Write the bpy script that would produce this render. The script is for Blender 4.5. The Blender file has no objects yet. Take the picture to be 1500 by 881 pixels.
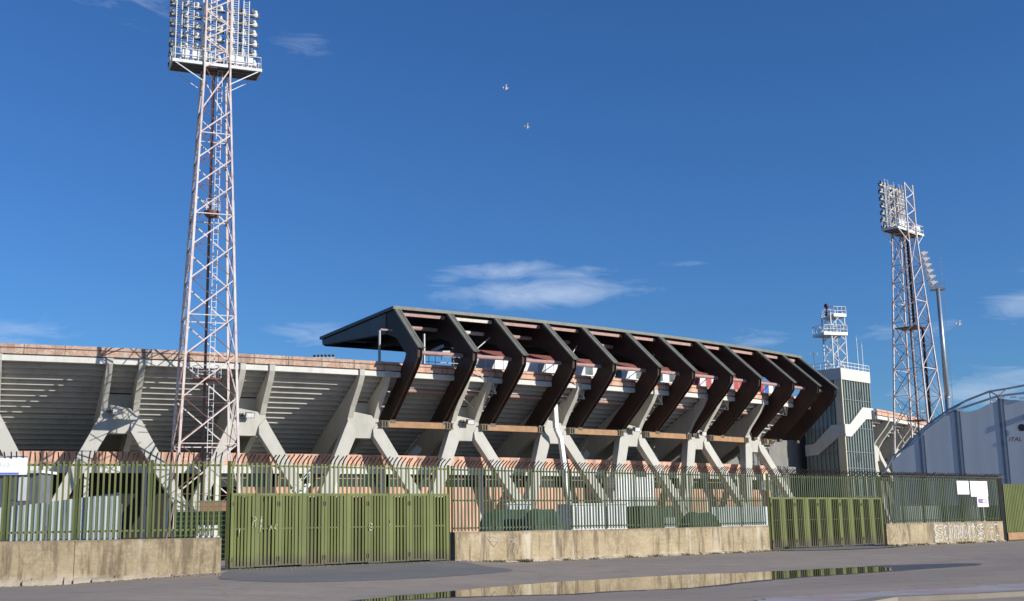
import bpy, math, random
from mathutils import Vector, Matrix
random.seed(7)
R_=math.radians
sc=bpy.context.scene
COL=sc.collection
cos,sin,pi=math.cos,math.sin,math.pi

# ------------------------------------------------------------------ helpers
class MB:
    """collects shapes, then links them as ONE mesh object"""
    def __init__(s): s.v=[]; s.f=[]
    def poly(s,pts):
        b=len(s.v); s.v+= [tuple(p) for p in pts]; s.f.append(tuple(range(b,b+len(pts))))
    def hexa(s,p):          # p[0..3] one face loop, p[4..7] the opposite loop
        b=len(s.v); s.v+=[tuple(q) for q in p]
        for f in ((3,2,1,0),(4,5,6,7),(0,1,5,4),(1,2,6,5),(2,3,7,6),(3,0,4,7)): s.f.append(tuple(b+i for i in f))
    def box(s,x0,x1,y0,y1,z0,z1):
        s.hexa([(x0,y0,z0),(x1,y0,z0),(x1,y1,z0),(x0,y1,z0),(x0,y0,z1),(x1,y0,z1),(x1,y1,z1),(x0,y1,z1)])
    def bar(s,p,q,w,h=None,up=(0,0,1)):
        p=Vector(p); q=Vector(q); h=h or w; d=(q-p)
        if d.length<1e-6: return
        d.normalize(); u=Vector(up)
        if abs(d.dot(u))>.98: u=Vector((1,0,0)) if abs(d.x)<.9 else Vector((0,1,0))
        a=d.cross(u).normalized()*(w/2); b=a.normalized().cross(d).normalized()*(h/2)
        s.hexa([p-a-b,p+a-b,p+a+b,p-a+b,q-a-b,q+a-b,q+a+b,q-a+b])
    def tube(s,p,q,r,n=8,r2=None,cap=True):
        p=Vector(p); q=Vector(q); r2=r if r2 is None else r2; d=(q-p).normalized()
        u=Vector((0,0,1)) if abs(d.z)<.95 else Vector((1,0,0))
        a=d.cross(u).normalized(); b=a.cross(d)
        o=len(s.v)
        for c,rr in ((p,r),(q,r2)):
            for i in range(n):
                t=2*pi*i/n; s.v.append(tuple(c+a*(rr*cos(t))+b*(rr*sin(t))))
        for i in range(n):
            j=(i+1)%n; s.f.append((o+i,o+j,o+n+j,o+n+i))
        if cap:
            s.f.append(tuple(o+i for i in range(n-1,-1,-1))); s.f.append(tuple(o+n+i for i in range(n)))
    def lathe(s,prof,c,axis,n=12):  # prof: (distance along axis, radius)
        c=Vector(c); d=Vector(axis).normalized(); u=Vector((0,0,1)) if abs(d.z)<.95 else Vector((1,0,0))
        a=d.cross(u).normalized(); b=a.cross(d); o=len(s.v)
        for h,r in prof:
            for i in range(n):
                t=2*pi*i/n; s.v.append(tuple(c+d*h+a*(r*cos(t))+b*(r*sin(t))))
        for k in range(len(prof)-1):
            for i in range(n):
                j=(i+1)%n; s.f.append((o+k*n+i,o+k*n+j,o+(k+1)*n+j,o+(k+1)*n+i))
        s.f.append(tuple(o+i for i in range(n-1,-1,-1))); e=o+(len(prof)-1)*n; s.f.append(tuple(e+i for i in range(n)))
    def prism(s,poly,fa,fb):   # poly of 2-D points; fa, fb map a 2-D point to the two ends
        n=len(poly); o=len(s.v)
        s.v+=[tuple(fa(*p)) for p in poly]; s.v+=[tuple(fb(*p)) for p in poly]
        s.f.append(tuple(o+i for i in range(n))); s.f.append(tuple(o+n+i for i in range(n-1,-1,-1)))
        for i in range(n):
            j=(i+1)%n; s.f.append((o+i,o+n+i,o+n+j,o+j))
    def build(s,name,mat,parent=None,smooth=False,off=None):
        me=bpy.data.meshes.new(name)
        v=s.v
        if off is not None: v=[(p[0]-off[0],p[1]-off[1],p[2]-off[2]) for p in v]
        me.from_pydata(v,[],s.f); me.update()
        import bmesh
        bm=bmesh.new(); bm.from_mesh(me); bmesh.ops.recalc_face_normals(bm,faces=bm.faces); bm.to_mesh(me); bm.free()
        if smooth:
            for p in me.polygons: p.use_smooth=True
        me.materials.append(mat)
        o=bpy.data.objects.new(name,me); COL.objects.link(o)
        if parent: o.parent=parent
        return o
def tag(o,label=None,cat=None,group=None,kind=None):
    if label: o['label']=label
    if cat: o['category']=cat
    if group: o['group']=group
    if kind: o['kind']=kind
    return o
def thing(name,label,cat,loc=(0,0,0),rz=0,group=None):
    o=bpy.data.objects.new(name,None); COL.objects.link(o); o.location=loc; o.rotation_euler=(0,0,rz)
    o.empty_display_size=.3
    return tag(o,label,cat,group)
def copy_tree(o,parent=None):
    kids=list(o.children)
    c=o.copy(); COL.objects.link(c)
    if parent: c.parent=parent
    for k in kids: copy_tree(k,c)
    return c

# ------------------------------------------------------------------ materials
def nodes(name):
    m=bpy.data.materials.new(name); m.use_nodes=True; nt=m.node_tree
    return m,nt,nt.nodes['Principled BSDF']
def noise(nt,scale,detail=6,rough=.6,stretch=(1,1,1),coord='Position',dist=0):
    tc=nt.nodes.new('ShaderNodeNewGeometry' if coord=='Position' else 'ShaderNodeTexCoord'); mp=nt.nodes.new('ShaderNodeMapping'); mp.inputs['Scale'].default_value=stretch
    n=nt.nodes.new('ShaderNodeTexNoise'); n.inputs['Scale'].default_value=scale; n.inputs['Detail'].default_value=detail
    n.inputs['Roughness'].default_value=rough; n.inputs['Distortion'].default_value=dist
    nt.links.new(tc.outputs[coord],mp.inputs['Vector']); nt.links.new(mp.outputs['Vector'],n.inputs['Vector'])
    return n.outputs['Fac']
def ramp(nt,fac,stops):
    r=nt.nodes.new('ShaderNodeValToRGB'); e=r.color_ramp.elements
    while len(e)>len(stops): e.remove(e[-1])
    while len(e)<len(stops): e.new(.5)
    for el,(p,c) in zip(e,stops):
        el.position=p; el.color=(c[0],c[1],c[2],1) if not isinstance(c,(int,float)) else (c,c,c,1)
    nt.links.new(fac,r.inputs['Fac']); return r.outputs['Color']
def mix(nt,fac,a,b,mode='MIX'):
    m=nt.nodes.new('ShaderNodeMix'); m.data_type='RGBA'; m.blend_type=mode
    for sock,val in ((m.inputs[0],fac),(m.inputs[6],a),(m.inputs[7],b)):
        if hasattr(val,'is_linked') or hasattr(val,'links'): nt.links.new(val,sock)
        else: sock.default_value=val if isinstance(val,(int,float)) else (val[0],val[1],val[2],1)
    return m.outputs[2]
def bump(nt,b,fac,strength,dist=.02):
    n=nt.nodes.new('ShaderNodeBump'); n.inputs['Strength'].default_value=strength; n.inputs['Distance'].default_value=dist
    nt.links.new(fac,n.inputs['Height']); nt.links.new(n.outputs['Normal'],b.inputs['Normal'])
def simple(name,c,c2=None,scale=3,rough=.6,metal=0,stretch=(1,1,1),lo=.35,hi=.7,bmp=0,spec=.4,rust=None,vary=0,foot=0):
    m,nt,b=nodes(name)
    c2=c2 or tuple(x*.75 for x in c)
    f=noise(nt,scale,stretch=stretch); col=ramp(nt,f,[(lo,c),(hi,c2)])
    if vary:
        oi=nt.nodes.new('ShaderNodeObjectInfo'); col=mix(nt,ramp(nt,oi.outputs['Random'],[(0,0),(1,vary)]),col,tuple(x*.55+.02 for x in c2))
    if rust:
        r1=noise(nt,2.3,8,.75,stretch=(1,1,.16)); r2=noise(nt,9,6,.7)
        mm=nt.nodes.new('ShaderNodeMath'); mm.operation='MULTIPLY'; nt.links.new(r1,mm.inputs[0]); nt.links.new(r2,mm.inputs[1])
        col=mix(nt,ramp(nt,mm.outputs[0],[(rust[1],0),(rust[1]+.09,.85)]),col,rust[0])
    if foot:
        gp=nt.nodes.new('ShaderNodeNewGeometry'); sx=nt.nodes.new('ShaderNodeSeparateXYZ'); nt.links.new(gp.outputs['Position'],sx.inputs[0])
        n3=noise(nt,3,6,.7); ma=nt.nodes.new('ShaderNodeMath'); ma.operation='MULTIPLY_ADD'; nt.links.new(n3,ma.inputs[0]); ma.inputs[1].default_value=-.7; nt.links.new(sx.outputs['Z'],ma.inputs[2])
        col=mix(nt,ramp(nt,ma.outputs[0],[(.0,.8),(foot,0)]),col,(.10,.085,.06))
    nt.links.new(col,b.inputs['Base Color'])
    b.inputs['Roughness'].default_value=rough; b.inputs['Metallic'].default_value=metal; b.inputs['Specular IOR Level'].default_value=spec
    if bmp: bump(nt,b,f,bmp)
    return m
M={}
# peeling painted rim
def m_rim(name,paint,paint2,bare,amount):
    m,nt,b=nodes(name)
    f=noise(nt,1.5,8,.75); g=noise(nt,7.5,8,.75); s=noise(nt,1.2,5,.6,stretch=(1,1,.12))
    c=ramp(nt,g,[(.3,paint),(.62,paint2)])
    patch=nt.nodes.new('ShaderNodeMath'); patch.operation='ADD'; nt.links.new(f,patch.inputs[0]); nt.links.new(g,patch.inputs[1])
    k=ramp(nt,patch.outputs[0],[(amount,0),(amount+.10,1)])
    c=mix(nt,k,c,bare)
    c=mix(nt,ramp(nt,s,[(.45,0),(.66,.6)]),c,(.17,.105,.08))
    nt.links.new(c,b.inputs['Base Color']); b.inputs['Roughness'].default_value=.85; bump(nt,b,g,.25)
    return m
M['rim']=m_rim('peeling_red_render',(.40,.205,.135),(.52,.32,.225),(.52,.42,.33),.985)
M['rimclean']=m_rim('salmon_rim_render',(.62,.36,.235),(.66,.40,.28),(.56,.44,.36),1.25)
M['wallpink']=m_rim('salmon_render',(.60,.33,.22),(.66,.40,.29),(.66,.52,.44),1.20)
def m_conc(name,c,c2,stain,stain_amt=.5,scale=.8):
    m,nt,b=nodes(name)
    f=noise(nt,scale,8,.65); g=noise(nt,14,4,.6); s=noise(nt,1.6,5,.6,stretch=(1,1,.1))
    col=ramp(nt,f,[(.35,c),(.68,c2)])
    col=mix(nt,ramp(nt,s,[(.52,0),(.75,stain_amt)]),col,stain)
    col=mix(nt,.25,col,ramp(nt,g,[(.3,(c[0]*.6,c[1]*.6,c[2]*.6)),(.7,c)]))
    oi=nt.nodes.new('ShaderNodeObjectInfo'); col=mix(nt,ramp(nt,oi.outputs['Random'],[(0,0),(1,.28)]),col,(c2[0]*.72,c2[1]*.71,c2[2]*.68))
    k2=noise(nt,.45,7,.7,stretch=(1,1,.22)); col=mix(nt,ramp(nt,k2,[(.55,0),(.70,.5)]),col,stain)
    nt.links.new(col,b.inputs['Base Color']); b.inputs['Roughness'].default_value=.88; bump(nt,b,g,.15)
    return m
M['conc']=m_conc('frame_concrete',(.535,.515,.455),(.46,.445,.39),(.30,.285,.25),.45)
M['terr']=m_conc('terrace_concrete',(.50,.49,.46),(.42,.41,.385),(.25,.24,.22),.45)
M['white_beam']=m_conc('white_painted_concrete',(.70,.69,.63),(.60,.59,.54),(.36,.33,.28),.5)
M['recess']=simple('recess_shade',(.018,.020,.016),(.035,.032,.024),.6,.9)  # shade of the open bays put into the colour of the recess wall
M['void']=simple('dark_interior',(.05,.05,.045),(.075,.07,.06),.6,.9)  # darkness under the stand put into the back wall's colour
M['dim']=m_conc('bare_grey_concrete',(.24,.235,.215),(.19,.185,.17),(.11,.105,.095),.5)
# old boundary wall : warm concrete, rain streaks, pale lime runs, dirty foot
def m_bound():
    m,nt,b=nodes('stained_boundary_concrete')
    f=noise(nt,.7,9,.7); g=noise(nt,7,8,.75); s=noise(nt,2.2,6,.65,stretch=(1,1,.13)); l=noise(nt,.8,6,.6,stretch=(1,1,.09)); h=noise(nt,3,8,.7,stretch=(.3,.3,3.2))
    col=ramp(nt,f,[(.34,(.43,.34,.21)),(.52,(.345,.27,.16)),(.70,(.22,.165,.095))])
    col=mix(nt,ramp(nt,h,[(.50,0),(.66,.45)]),col,(.24,.19,.125))
    col=mix(nt,ramp(nt,g,[(.50,0),(.64,.6)]),col,(.50,.42,.30))
    col=mix(nt,ramp(nt,s,[(.50,0),(.61,.72)]),col,(.125,.09,.055))
    col=mix(nt,ramp(nt,l,[(.57,0),(.65,.75)]),col,(.56,.50,.39))
    tc=nt.nodes.new('ShaderNodeTexCoord'); sp=nt.nodes.new('ShaderNodeSeparateXYZ'); nt.links.new(tc.outputs['Object'],sp.inputs[0])
    a=nt.nodes.new('ShaderNodeMath'); a.operation='MULTIPLY_ADD'; nt.links.new(f,a.inputs[0]); a.inputs[1].default_value=.9; nt.links.new(sp.outputs['Z'],a.inputs[2])
    col=mix(nt,ramp(nt,a.outputs[0],[(.42,.55),(.64,0)]),col,(.52,.46,.37))
    w=nt.nodes.new('ShaderNodeMath'); w.operation='MULTIPLY_ADD'; nt.links.new(s,w.inputs[0]); w.inputs[1].default_value=-.9; nt.links.new(sp.outputs['Z'],w.inputs[2])
    col=mix(nt,ramp(nt,w.outputs[0],[(.88,0),(1.0,.55)]),col,(.15,.115,.08))
    nt.links.new(col,b.inputs['Base Color']); b.inputs['Roughness'].default_value=.92; bump(nt,b,g,.35,.03)
    return m
M['bound']=m_bound()
M['column']=m_conc('beige_column_render',(.66,.61,.44),(.58,.53,.39),(.35,.31,.23),.4)
M['steel']=simple('rusty_brown_steel',(.058,.028,.018),(.030,.017,.013),.9,.6,spec=.3,stretch=(1,1,.5),rust=((.12,.05,.025),.36),vary=.5)
M['clad']=simple('grey_green_flashing',(.19,.19,.155),(.13,.133,.11),1.2,.6,stretch=(1,1,.3),vary=.3)
M['girder']=simple('weathered_dark_cladding',(.115,.11,.10),(.08,.076,.07),1.2,.6,stretch=(1,1,.2))
M['edge_beam']=simple('ochre_brown_beam',(.38,.215,.10),(.27,.15,.07),1.5,.7,stretch=(1,1,1))
M['bracket']=simple('dark_bracket_steel',(.06,.05,.035),(.12,.10,.05),4,.6)
M['purlin']=simple('faded_pink_primer',(.42,.27,.235),(.33,.20,.17),2,.7)
M['purlin_lit']=simple('sunlit_pink_primer',(.66,.62,.56),(.5,.42,.36),2,.7)  # paler copy of the pink primer, sunlight put into its colour
M['rod']=simple('galvanised_rod',(.72,.70,.66),(.55,.52,.48),3,.5)
M['galv']=simple('galvanised_steel',(.46,.48,.50),(.36,.38,.40),2,.42,.55)
M['post']=simple('silver_post',(.30,.31,.32),(.24,.25,.26),3,.45,.3)
def m_tower():
    m,nt,b=nodes('faded_red_white_tower_paint')
    f=noise(nt,1.6,8,.75); g=noise(nt,.35,3,.5)
    col=ramp(nt,f,[(.36,(.70,.64,.60)),(.52,(.62,.49,.44)),(.70,(.42,.24,.19))])
    col=mix(nt,ramp(nt,g,[(.42,0),(.62,.6)]),col,(.70,.67,.64))
    nt.links.new(col,b.inputs['Base Color']); b.inputs['Roughness'].default_value=.6
    return m
M['tower']=m_tower()
M['tower_dark']=simple('dark_rust_red',(.22,.115,.095),(.13,.07,.06),2,.7)
M['white_metal']=simple('white_painted_steel',(.76,.77,.76),(.62,.63,.62),2,.5)
M['platform']=simple('grey_deck',(.20,.20,.19),(.14,.14,.135),2,.6)
M['lamp']=simple('pale_lamp_housing',(.72,.73,.72),(.5,.5,.49),4,.35)
M['lampdark']=simple('dark_lamp_yoke',(.17,.155,.14),(.11,.10,.09),4,.6)
M['cable']=simple('black_cable_tray',(.018,.018,.018),(.03,.028,.026),4,.6)
M['green']=simple('olive_fence_paint',(.155,.175,.068),(.11,.125,.05),1.3,.55,stretch=(1,1,.35),rust=((.13,.07,.04),.34),spec=.2)
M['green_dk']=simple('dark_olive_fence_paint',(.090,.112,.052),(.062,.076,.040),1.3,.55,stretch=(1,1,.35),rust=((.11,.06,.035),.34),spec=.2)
M['gate']=simple('olive_gate_paint',(.145,.163,.050),(.100,.115,.035),.9,.6,stretch=(1,1,.4),spec=.15,rust=((.13,.075,.035),.33),vary=.35,foot=.45)
M['gate_pale']=simple('pale_gate_paint',(.165,.188,.066),(.125,.142,.048),.9,.6,stretch=(1,1,.4),spec=.15,rust=((.13,.075,.035),.34),vary=.3,foot=.45)
M['gate_dk']=simple('shaded_olive_gate_paint',(.075,.085,.033),(.055,.058,.026),.9,.6,stretch=(1,1,.4),spec=.1,rust=((.10,.06,.03),.34),vary=.3,foot=.4)  # shade on the far gate's bars put into their colour
M['gateback']=simple('gate_gap_shade',(.026,.027,.013),(.040,.028,.017),1.1,.7,stretch=(1.4,1.4,.35))  # darkness seen between the gate bars, put into a colour
M['tip']=simple('rusty_spike',(.05,.035,.025),(.085,.055,.03),4,.7)
M['chalk']=simple('white_spray_paint',(.70,.69,.64),(.38,.35,.28),7,.8,lo=.40,hi=.62)
M['chalkfaint']=simple('worn_white_spray_paint',(.48,.50,.38),(.17,.20,.08),9,.8,lo=.38,hi=.58)
M['greychalk']=simple('faint_grey_spray_paint',(.30,.29,.29),(.36,.33,.29),6,.8)
M['white']=simple('white_board',(.80,.80,.81),(.74,.74,.75),2,.5)
M['cab']=simple('white_cabin_sheet',(.74,.75,.74),(.66,.67,.66),1.5,.55)
M['blue']=simple('blue_print',(.10,.14,.5),(.12,.16,.55),3,.5)
M['pinkprint']=simple('faded_pink_print',(.72,.5,.52),(.76,.62,.64),4,.5)
M['greyprint']=simple('faint_grey_print',(.66,.66,.67),(.7,.7,.71),4,.5)
M['purple']=simple('violet_print',(.30,.12,.36),(.36,.15,.36),3,.5)
M['navy']=simple('navy_print',(.05,.06,.25),(.06,.07,.28),3,.5)
M['tarp']=simple('dark_green_tarpaulin',(.06,.105,.072),(.042,.078,.055),1.1,.6)
M['container']=simple('green_container_paint',(.035,.07,.035),(.05,.085,.045),1.1,.5)
M['sheet']=simple('pale_corrugated_sheet',(.45,.51,.515),(.38,.43,.44),.9,.45,.2)
M['brick']=simple('rough_brick',(.34,.17,.12),(.24,.12,.085),4,.85)
M['tent']=simple('grey_tent_fabric',(.60,.61,.62),(.54,.55,.565),.5,.7,stretch=(1,1,.2))
M['tentpost']=simple('dark_tent_post',(.15,.165,.19),(.12,.13,.15),2,.5)
M['print']=simple('black_print',(.02,.022,.03),(.03,.032,.04),4,.6)
M['grass']=simple('weed_leaf',(.07,.10,.03),(.11,.12,.045),9,.7)
M['grit']=simple('stone_grit',(.30,.25,.19),(.13,.10,.07),5,.9)
M['red']=simple('red_panel',(.42,.05,.06),(.34,.04,.05),2,.5)
M['bluep']=simple('blue_panel',(.05,.12,.42),(.04,.10,.34),2,.5)
M['redroof']=simple('dull_red_roof_sheet',(.36,.13,.11),(.28,.10,.085),1.5,.6)
M['greyp']=simple('grey_panel',(.40,.42,.43),(.34,.36,.37),2,.5)
M['ball']=simple('dark_red_beacon',(.10,.018,.035),(.07,.015,.03),3,.5)
M['feather']=simple('pale_gull_feather',(.82,.82,.83),(.7,.7,.72),3,.7)
def m_glass(name,c,rough=.12):
    m,nt,b=nodes(name); f=noise(nt,.8,4,.5,stretch=(1,1,.3))
    nt.links.new(ramp(nt,f,[(.3,c),(.7,tuple(x*.5 for x in c))]),b.inputs['Base Color'])
    b.inputs['Roughness'].default_value=rough; b.inputs['Specular IOR Level'].default_value=.7
    return m
M['glass']=m_glass('dark_green_glass',(.19,.24,.22),.25)
M['mull']=simple('grey_green_mullion',(.34,.38,.35),(.26,.30,.28),1.5,.5)
M['win']=m_glass('dark_window_glass',(.03,.03,.026))
M['winpale']=m_glass('grey_window_glass',(.19,.23,.22))
def m_net():
    m,nt,b=nodes('green_shade_net'); b.inputs['Base Color'].default_value=(.065,.10,.078,1); b.inputs['Roughness'].default_value=.9
    f=noise(nt,.5,3); a=ramp(nt,f,[(.3,.26),(.7,.42)]); nt.links.new(a,b.inputs['Alpha']); return m
M['net']=m_net()
# ground
def m_ground():
    m,nt,b=nodes('worn_asphalt')
    f=noise(nt,.10,6,.6); g=noise(nt,.55,8,.7); h=noise(nt,28,4,.7); st=noise(nt,.10,5,.6,stretch=(1,2.5,1))
    col=ramp(nt,f,[(.35,(.44,.36,.285)),(.65,(.39,.32,.257))])
    col=mix(nt,ramp(nt,g,[(.45,0),(.7,.35)]),col,(.235,.20,.175))
    col=mix(nt,ramp(nt,st,[(.52,0),(.62,.3)]),col,(.39,.335,.285))
    col=mix(nt,ramp(nt,h,[(.35,.35),(.6,0)]),col,(.20,.172,.15))
    e1=noise(nt,3.2,9,.8,stretch=(.45,1,1)); e2=noise(nt,.9,9,.8,stretch=(.3,1,1))
    col=mix(nt,ramp(nt,e1,[(.52,0),(.68,.45)]),col,(.22,.185,.155)); col=mix(nt,ramp(nt,e2,[(.54,0),(.64,.4)]),col,(.47,.395,.32)); col=mix(nt,ramp(nt,e2,[(.36,.4),(.44,0)]),col,(.21,.18,.155))
    v=nt.nodes.new('ShaderNodeTexVoronoi'); v.feature='DISTANCE_TO_EDGE'; v.inputs['Scale'].default_value=.16
    tc=nt.nodes.new('ShaderNodeTexCoord'); w=nt.nodes.new('ShaderNodeVectorMath'); w.operation='MULTIPLY_ADD'
    n2=nt.nodes.new('ShaderNodeTexNoise'); n2.inputs['Scale'].default_value=.7; n2.inputs['Detail'].default_value=5
    nt.links.new(tc.outputs['Object'],n2.inputs['Vector']); nt.links.new(n2.outputs['Color'],w.inputs[0]); w.inputs[1].default_value=(3,3,0); nt.links.new(tc.outputs['Object'],w.inputs[2])
    nt.links.new(w.outputs[0],v.inputs['Vector'])
    col=mix(nt,ramp(nt,v.outputs['Distance'],[(.002,.35),(.008,0)]),col,(.17,.145,.125))
    nt.links.new(col,b.inputs['Base Color']); b.inputs['Roughness'].default_value=.95; b.inputs['Specular IOR Level'].default_value=.08; bump(nt,b,h,.3,.01)
    return m
M['ground']=m_ground()
M['patch']=simple('newer_grey_asphalt',(.215,.20,.187),(.175,.165,.155),.6,.9,bmp=.1)
M['damp']=simple('damp_asphalt',(.125,.113,.104),(.10,.09,.083),1.2,.55)
def m_pave():
    m,nt,b=nodes('worn_pink_grey_paving')
    f=noise(nt,.8,7,.7); g=noise(nt,6,6,.7)
    tc=nt.nodes.new('ShaderNodeTexCoord'); mp=nt.nodes.new('ShaderNodeMapping'); mp.inputs['Rotation'].default_value=(0,0,R_(-38)); mp.inputs['Scale'].default_value=(.55,.9,1)
    ch=nt.nodes.new('ShaderNodeTexChecker'); ch.inputs['Scale'].default_value=1; nt.links.new(tc.outputs['Object'],mp.inputs[0]); nt.links.new(mp.outputs[0],ch.inputs[0])
    col=mix(nt,ch.outputs['Fac'],(.46,.43,.42),(.46,.30,.29))
    col=mix(nt,ramp(nt,f,[(.46,0),(.66,.6)]),col,(.30,.27,.245))
    col=mix(nt,.3,col,ramp(nt,g,[(.3,(.2,.185,.17)),(.7,(.38,.34,.32))]))
    nt.links.new(col,b.inputs['Base Color']); b.inputs['Roughness'].default_value=.9; return m
M['pave']=m_pave()
M['kerb']=m_conc('kerb_stone',(.31,.265,.21),(.25,.215,.17),(.17,.145,.11),.5,2)
def m_water():
    m,nt,b=nodes('puddle_water'); b.inputs['Base Color'].default_value=(.03,.027,.024,1); b.inputs['Roughness'].default_value=.015
    b.inputs['IOR'].default_value=1.33; f=noise(nt,1.2,2); bump(nt,b,f,.012,.02); return m
M['water']=m_water()

# ------------------------------------------------------------------ camera (1.6 m above the road, tipped up 10.7 degrees, rolled 1.07)
P,RO=R_(10.7),R_(1.07)
fwd=Vector((0,cos(P),sin(P))); upv=Vector((0,-sin(P),cos(P))); rt=Vector((1,0,0))
ix=rt*cos(RO)-upv*sin(RO)*-1*-1; iy=rt*sin(RO)+upv*cos(RO)
cd=bpy.data.cameras.new('camera'); cam=bpy.data.objects.new('camera',cd); COL.objects.link(cam); sc.camera=cam
cd.sensor_width=36; cd.lens=36*1761/1500; cd.clip_end=6000; cd.clip_start=.2
mw=Matrix.Identity(4)
for i,vv in enumerate((ix,iy,-fwd)):
    for j in range(3): mw[j][i]=vv[j]
mw.translation=(0,0,1.6); cam.matrix_world=mw

# ------------------------------------------------------------------ light and sky
SUN_AZ,SUN_EL=-22.0,18.3          # azimuth counted from +X towards +Y
sd=Vector((cos(R_(SUN_AZ))*cos(R_(SUN_EL)),sin(R_(SUN_AZ))*cos(R_(SUN_EL)),sin(R_(SUN_EL))))
ld=bpy.data.lights.new('sun','SUN'); ld.energy=4.4; ld.angle=R_(.5); ld.color=(1,.955,.88)
lo=bpy.data.objects.new('sun',ld); COL.objects.link(lo); lo.rotation_euler=sd.to_track_quat('Z','Y').to_euler(); lo.location=(60,-30,60)
w=bpy.data.worlds.new('World'); sc.world=w; w.use_nodes=True; nt=w.node_tree; bg=nt.nodes['Background']
sky=nt.nodes.new('ShaderNodeTexSky'); sky.sky_type='NISHITA'; sky.sun_disc=False
sky.sun_elevation=R_(SUN_EL); sky.sun_rotation=R_(90-SUN_AZ)
sky.altitude=0; sky.air_density=1.0; sky.dust_density=.35; sky.ozone_density=3.0
# clouds by direction : azimuth, elevation
tc=nt.nodes.new('ShaderNodeTexCoord'); sp=nt.nodes.new('ShaderNodeSeparateXYZ'); nt.links.new(tc.outputs['Generated'],sp.inputs[0])
def mth(op,a,b=None,c=None,clamp=False):
    n=nt.nodes.new('ShaderNodeMath'); n.operation=op; n.use_clamp=clamp
    for i,x in enumerate((a,b,c)):
        if x is None: continue
        if isinstance(x,(int,float)): n.inputs[i].default_value=x
        else: nt.links.new(x,n.inputs[i])
    return n.outputs[0]
az=mth('ARCTAN2',sp.outputs['X'],sp.outputs['Y']); el=mth('ARCSINE',sp.outputs['Z'])
cx=nt.nodes.new('ShaderNodeCombineXYZ'); nt.links.new(mth('MULTIPLY',az,9.0),cx.inputs[0]); nt.links.new(mth('MULTIPLY',el,34.0),cx.inputs[1])
nz=nt.nodes.new('ShaderNodeTexNoise'); nz.inputs['Scale'].default_value=1.7; nz.inputs['Detail'].default_value=12; nz.inputs['Roughness'].default_value=.66; nz.inputs['Distortion'].default_value=.9
nt.links.new(cx.outputs[0],nz.inputs['Vector'])
CLOUDS=CLOUD_LIST=[
 # az, el, half-width, half-height, strength (degrees)
 (1.3,11.0,4.4,.62,1.0),(0.2,12.1,3.4,.45,.75),(3.2,12.0,2.2,.35,.65),(-3.2,11.7,1.3,.45,.5),(8.3,12.2,1.3,.18,.45),(5.8,11.4,1.5,.2,.4),
 (-9.3,9.2,2.8,.6,.65),(-22.6,8.8,2.4,.9,.5),
 (17.6,8.5,4.0,.5,.5),(23.6,9.2,1.9,.6,.8),(21.0,5.6,3.2,.7,.75),(11.8,8.5,2.3,.45,.5),(15.0,6.4,4.0,.5,.4),(24,5.9,3,.8,.7),
 (-18.5,24.0,5.0,1.2,.36),(-10.0,22.6,2.0,.7,.34),(24.0,10.8,1.2,.2,.5)]
tot=None
for a,e,hw,hh,s_ in CLOUDS:
    dx=mth('MULTIPLY',mth('SUBTRACT',az,R_(a)),1/R_(hw)); dy=mth('MULTIPLY',mth('SUBTRACT',el,R_(e)),1/R_(hh))
    d2=mth('ADD',mth('MULTIPLY',dx,dx),mth('MULTIPLY',dy,dy))
    g=mth('MULTIPLY',mth('POWER',2.718,mth('MULTIPLY',d2,-.8)),s_)
    tot=g if tot is None else mth('MAXIMUM',tot,g)
mask=mth('MULTIPLY',mth('SUBTRACT',mth('ADD',mth('MULTIPLY',tot,.62),mth('MULTIPLY',nz.outputs['Fac'],.9)),.63),2.0,clamp=True)
mask=mth('MULTIPLY',mth('MULTIPLY',mask,mth('MINIMUM',mth('MULTIPLY',tot,3),1.0)),.48)
hs=nt.nodes.new('ShaderNodeHueSaturation'); hs.inputs['Saturation'].default_value=1.06; hs.inputs['Value'].default_value=1.0
nt.links.new(sky.outputs[0],hs.inputs['Color'])
tint=nt.nodes.new('ShaderNodeMix'); tint.data_type='RGBA'; tint.blend_type='MULTIPLY'; tint.inputs[0].default_value=1; nt.links.new(hs.outputs[0],tint.inputs[6]); tint.inputs[7].default_value=(.31,.52,.80,1)
mx=nt.nodes.new('ShaderNodeMix'); mx.data_type='RGBA'; nt.links.new(mask,mx.inputs[0]); nt.links.new(tint.outputs[2],mx.inputs[6]); mx.inputs[7].default_value=(4.6,5.2,6.2,1)
nt.links.new(mx.outputs[2],bg.inputs['Color']); bg.inputs['Strength'].default_value=.125
sc.view_settings.view_transform='Standard'; sc.view_settings.look='None'; sc.view_settings.exposure=.35; sc.view_settings.gamma=1

# ------------------------------------------------------------------ ground : one sheet, dished where the puddle lies
def wob(pts,amp,sub=6,seed=1):
    rr=random.Random(seed); out=[]
    n=len(pts)
    for i in range(n):
        p0,p1,p2,p3=(Vector(pts[(i+k-1)%n]) for k in range(4))
        for s in range(sub):
            t=s/sub
            q=.5*((2*p1)+(p2-p0)*t+(2*p0-5*p1+4*p2-p3)*t*t+(-p0+3*p1-3*p2+p3)*t**3)
            out.append((q.x+rr.uniform(-amp,amp),q.y+rr.uniform(-amp,amp)))
    return out
PUD=[(-4.18, 33.9), (-2.04, 37.63), (-0.77, 39.61), (0.79, 41.81), (3.38, 44.13), (6.22, 46.35), (9.91, 48.15), (12.52, 49.94), (15.39, 51.94), (19.09, 52.53), (18.33, 50.46), (13.6, 45.95), (10.65, 43.48), (8.6, 41.54), (6.64, 38.85), (4.91, 36.73), (3.08, 35.98), (1.32, 34.76), (0.32, 34.65), (-1.86, 34.29), (-2.93, 33.51), (-3.89, 32.3)]
ZP=-.27
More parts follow.
